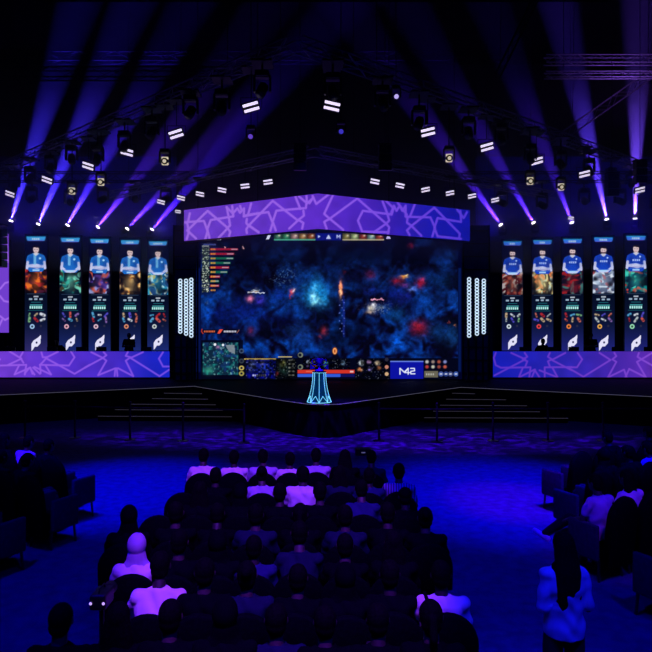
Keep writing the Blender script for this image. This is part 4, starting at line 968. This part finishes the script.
# ------------------------------------------------------------------ centre seating block
W, D, E = 'w', 'd', 'e'
rows = [
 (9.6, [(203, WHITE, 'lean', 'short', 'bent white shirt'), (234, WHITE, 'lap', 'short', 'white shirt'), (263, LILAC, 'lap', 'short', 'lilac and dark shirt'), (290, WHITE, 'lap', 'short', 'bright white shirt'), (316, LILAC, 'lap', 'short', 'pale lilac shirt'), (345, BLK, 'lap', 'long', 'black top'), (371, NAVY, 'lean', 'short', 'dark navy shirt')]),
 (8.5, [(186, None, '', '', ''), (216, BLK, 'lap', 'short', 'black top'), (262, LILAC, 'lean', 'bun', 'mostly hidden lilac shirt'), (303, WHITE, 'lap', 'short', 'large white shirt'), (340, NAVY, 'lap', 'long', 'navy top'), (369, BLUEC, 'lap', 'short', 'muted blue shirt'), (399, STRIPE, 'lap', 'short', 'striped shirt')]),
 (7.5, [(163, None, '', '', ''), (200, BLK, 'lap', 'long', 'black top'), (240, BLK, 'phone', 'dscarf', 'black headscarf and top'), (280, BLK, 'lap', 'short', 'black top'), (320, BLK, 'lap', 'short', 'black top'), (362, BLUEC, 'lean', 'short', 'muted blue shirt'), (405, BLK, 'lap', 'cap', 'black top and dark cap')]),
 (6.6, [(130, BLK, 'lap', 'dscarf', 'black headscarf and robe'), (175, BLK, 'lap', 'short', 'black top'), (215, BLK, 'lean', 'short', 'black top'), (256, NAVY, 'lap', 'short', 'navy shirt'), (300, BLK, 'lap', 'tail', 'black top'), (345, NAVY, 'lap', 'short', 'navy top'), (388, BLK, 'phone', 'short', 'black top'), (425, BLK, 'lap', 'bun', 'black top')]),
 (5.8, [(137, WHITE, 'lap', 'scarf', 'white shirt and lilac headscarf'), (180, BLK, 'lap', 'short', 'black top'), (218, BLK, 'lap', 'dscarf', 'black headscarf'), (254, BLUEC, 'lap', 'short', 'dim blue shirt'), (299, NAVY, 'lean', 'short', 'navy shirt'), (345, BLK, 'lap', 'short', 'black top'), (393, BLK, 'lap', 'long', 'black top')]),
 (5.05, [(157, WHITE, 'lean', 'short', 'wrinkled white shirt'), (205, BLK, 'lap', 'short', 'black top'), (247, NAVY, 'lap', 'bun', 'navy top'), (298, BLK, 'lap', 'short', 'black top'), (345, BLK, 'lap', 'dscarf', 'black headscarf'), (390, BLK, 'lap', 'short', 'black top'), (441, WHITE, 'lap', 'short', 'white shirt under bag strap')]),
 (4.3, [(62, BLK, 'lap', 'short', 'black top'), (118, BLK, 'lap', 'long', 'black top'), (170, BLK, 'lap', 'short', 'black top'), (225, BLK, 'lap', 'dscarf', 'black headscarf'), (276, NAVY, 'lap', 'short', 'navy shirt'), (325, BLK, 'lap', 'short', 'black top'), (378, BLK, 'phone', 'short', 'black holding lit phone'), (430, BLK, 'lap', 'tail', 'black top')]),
]
rn = ['front', 'second', 'third', 'fourth', 'fifth', 'sixth', 'nearest']
for ri, (Y, seats) in enumerate(rows):
    n_ = len(seats)
    for si, (x, sh, pose, hr, desc) in enumerate(seats):
        X = (x-326)/F*Y; yy = Y+random.uniform(-.04, .04); rz = math.atan2(X+.1, 17.5-Y)*-0.6+random.uniform(-.05, .05)
        place = '%s centre row, %s from left' % (rn[ri], ordn(si))
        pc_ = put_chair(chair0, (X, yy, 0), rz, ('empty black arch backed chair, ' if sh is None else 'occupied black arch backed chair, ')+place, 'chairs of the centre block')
        if ri == 1 and x == 303: pc_.scale = (1, 1, .84)
        if sh is None: continue
        B = BODY[pose]
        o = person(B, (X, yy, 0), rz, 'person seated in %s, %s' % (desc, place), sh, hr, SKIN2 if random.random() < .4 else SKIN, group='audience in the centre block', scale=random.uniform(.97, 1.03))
        if ri == 1 and x == 303: o.scale = (1.14, 1.1, 1.0)
        if ri == 5 and x == 441:
            s = MB(); s.path([V3(.13, -.13, 1.04), V3(.06, -.2, .96), V3(-.04, -.215, .84), V3(-.15, -.2, .7)], .016)
            s.path([V3(.13, -.13, 1.04), V3(.14, -.02, 1.06), V3(.1, .09, .98)], .016)
            s.v = [(-v[0], v[1], v[2]) for v in s.v]; s.f = [f[::-1] for f in s.f]
            q = s.build('bag_strap', BLK, None, loc=o.location); q.rotation_euler = o.rotation_euler; tag(q, 'dark bag strap slung over the white shirt of the sixth row right end', 'bag strap')
        if ri == 6 and x == 378:
            t = thing('phone', 'lit phone screen held up in the nearest row', 'phone', (X+.02, yy+.47, .845), rz)
            MB().box((0, 0, 0), (.155, .075, .009), (math.radians(35), 0, 0), .004).build('phone_body', CASE, t)
            MB().box((0, -.0035, .0052), (.14, .062, .002), (math.radians(35), 0, 0)).build('phone_screen', PHONE, t)
# camera on a tripod among the rows
p = P(101, 596, 4.75)
t = thing('video_camera', 'black video camera on a tripod with two tiny lit lamps, left in the crowd', 'camera', (p.x, p.y, 0))
MB().box((0, .02, 1.14), (.13, .2, .12), None, .02).build('camera_body', CASE, t)
MB().tube((0, .11, 1.14), (0, .22, 1.14), .045, .055, 12).build('lens', CASE, t, True)
MB().path([V3(0, -.05, 1.19), V3(0, -.03, 1.23), V3(0, .07, 1.23), V3(0, .09, 1.19)], .008).build('carry_handle', BLACK, t)
for sx in (-1, 1): MB().ell((sx*.05, -.085, 1.14), (.012, .006, .012), None, 10, 6).build('tally_lamp', mat('lilac_tally_lamp', (.8, .7, 1), .4, emit=(.6, .4, .85), es=1), t)
MB().tube((0, .02, .62), (0, .02, 1.07), .022).build('centre_column', BLACK, t)
for k in range(3):
    a = 2*PI*k/3+.5; MB().tube((0, .02, .85), (.26*math.cos(a), .02+.26*math.sin(a), 0.01), .014, .011).build('leg', BLACK, t)

# ------------------------------------------------------------------ side seating blocks
def block(side, starts, dirv, rot, occ, nseat):
    for ri, (sx, sy) in enumerate(starts):
        for n in range(nseat[ri]):
            X = sx+dirv[0]*n; Y = sy+dirv[1]*n
            place = '%s block, %s row, %s from aisle' % (side, ordn(ri), ordn(n))
            o = occ.get((ri, n))
            put_chair(arm0, (X, Y, 0), rot, ('occupied round backed armchair, ' if o else 'empty round backed armchair, ')+place, 'armchairs of the %s block' % side)
            if o:
                sh, pose, hr, desc = o[:4]
                person(BODY[pose], (X, Y+.0, 0), rot, 'person in %s, %s' % (desc, place), sh, hr, SKIN2 if (ri+n) % 2 else SKIN, shoes=o[4] if len(o) > 4 else None, group='audience in the %s block' % side)
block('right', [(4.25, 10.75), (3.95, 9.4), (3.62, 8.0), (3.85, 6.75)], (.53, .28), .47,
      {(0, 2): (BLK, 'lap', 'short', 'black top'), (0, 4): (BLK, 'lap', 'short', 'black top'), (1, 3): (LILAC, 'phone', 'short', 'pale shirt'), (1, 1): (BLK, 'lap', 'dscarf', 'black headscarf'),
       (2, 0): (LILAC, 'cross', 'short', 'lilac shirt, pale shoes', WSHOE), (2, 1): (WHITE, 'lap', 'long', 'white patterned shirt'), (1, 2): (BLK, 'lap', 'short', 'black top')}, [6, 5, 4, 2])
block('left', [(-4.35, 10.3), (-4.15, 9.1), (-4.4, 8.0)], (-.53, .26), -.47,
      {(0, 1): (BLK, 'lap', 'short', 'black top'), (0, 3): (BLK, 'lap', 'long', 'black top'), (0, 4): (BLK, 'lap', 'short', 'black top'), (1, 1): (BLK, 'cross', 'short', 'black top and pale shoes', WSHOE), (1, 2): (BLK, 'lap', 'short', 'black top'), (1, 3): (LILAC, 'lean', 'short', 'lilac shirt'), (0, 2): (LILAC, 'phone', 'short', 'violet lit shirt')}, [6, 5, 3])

# ------------------------------------------------------------------ standing woman, lower right
wp = V3((564-326)/F*4.84, 4.84, 0)
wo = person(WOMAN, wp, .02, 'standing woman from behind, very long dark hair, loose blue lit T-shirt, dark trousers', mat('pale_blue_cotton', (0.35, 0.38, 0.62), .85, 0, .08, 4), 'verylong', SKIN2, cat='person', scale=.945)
ph = thing('phone', 'dark phone held by the standing woman at the lower right', 'phone', wp+V3(0.015, .29, 1.1))
MB().box((0, 0, 0), (.075, .009, .15), (math.radians(-30), 0, 0), .004).build('phone_body', CASE, ph)
MB().box((0, -.0055, 0.0), (.066, .002, .138), (math.radians(-30), 0, 0)).build('phone_screen', mat('dim_phone_glow', (.3, .3, .5), .3, emit=(.05, .05, .2), es=1), ph)

# ------------------------------------------------------------------ people and gear behind the desks
def stage_man(px, y, Y, rz, label, hair='short', B=None, z=1.25, sh=None):
    X = (px-326)/F*Y
    return person(B or DESKMAN, (X, Y, z), rz, label, sh or BLK, hair, SKIN, group='crew and players behind the desks')
stage_man(129, 342, 27.15, PI, 'standing person in black with folded arms before the fourth left banner')
stage_man(591, 340, 27.15, PI-.2, 'standing person in black with folded arms right of the middle right banner')
def seated_at(px, label, z=1.25, hair='short', sh=None):
    X = (px-326)/F*27.55
    t = put_chair(arm0, (X, 27.55, z), PI, 'black armchair holding the '+label, 'chairs behind the desks')
    person(BODY['lap'], (X, 27.55, z), PI, label, sh or BLK, hair, SKIN, group='crew and players behind the desks', scale=1.12)
seated_at(57, 'seated person in black between the first and second left banners')
seated_at(543, 'seated person in black before the second right banner')
mon = thing('gaming_monitor', '', 'monitor')
MB().box((0, 0, .29), (.46, .04, .26), None, .012).build('display', MON, mon); MB().box((0, .04, .16), (.05, .04, .26)).build('stand', BLACK, mon); MB().box((0, .04, .01), (.26, .2, .02)).build('foot', BLACK, mon)
mset = [(12, 'left'), (40, 'left'), (72, 'left'), (106, 'left'), (150, 'left'), (516, 'right'), (524, 'right'), (566, 'right'), (578, 'right'), (616, 'right'), (640, 'right')]
mset = [(11, 'left'), (53, 'left'), (82, 'left'), (102, 'left'), (147, 'left'), (524, 'right'), (552, 'right'), (573, 'right'), (616, 'right'), (648, 'right')]
for k, (px, sd) in enumerate(mset):
    X = (px-326)/F*26.7; lab = 'black monitor standing on the %s desk, %s from the left on that desk' % (sd, ordn(k if k < 5 else k-5))
    if k == 0: mon.location = (X, 26.62, 1.955); tag(mon, lab, group='monitors on the player desks')
    else: copy_tree(mon, None, (X, 26.62, 1.955), 0, lab, 'monitors on the player desks')
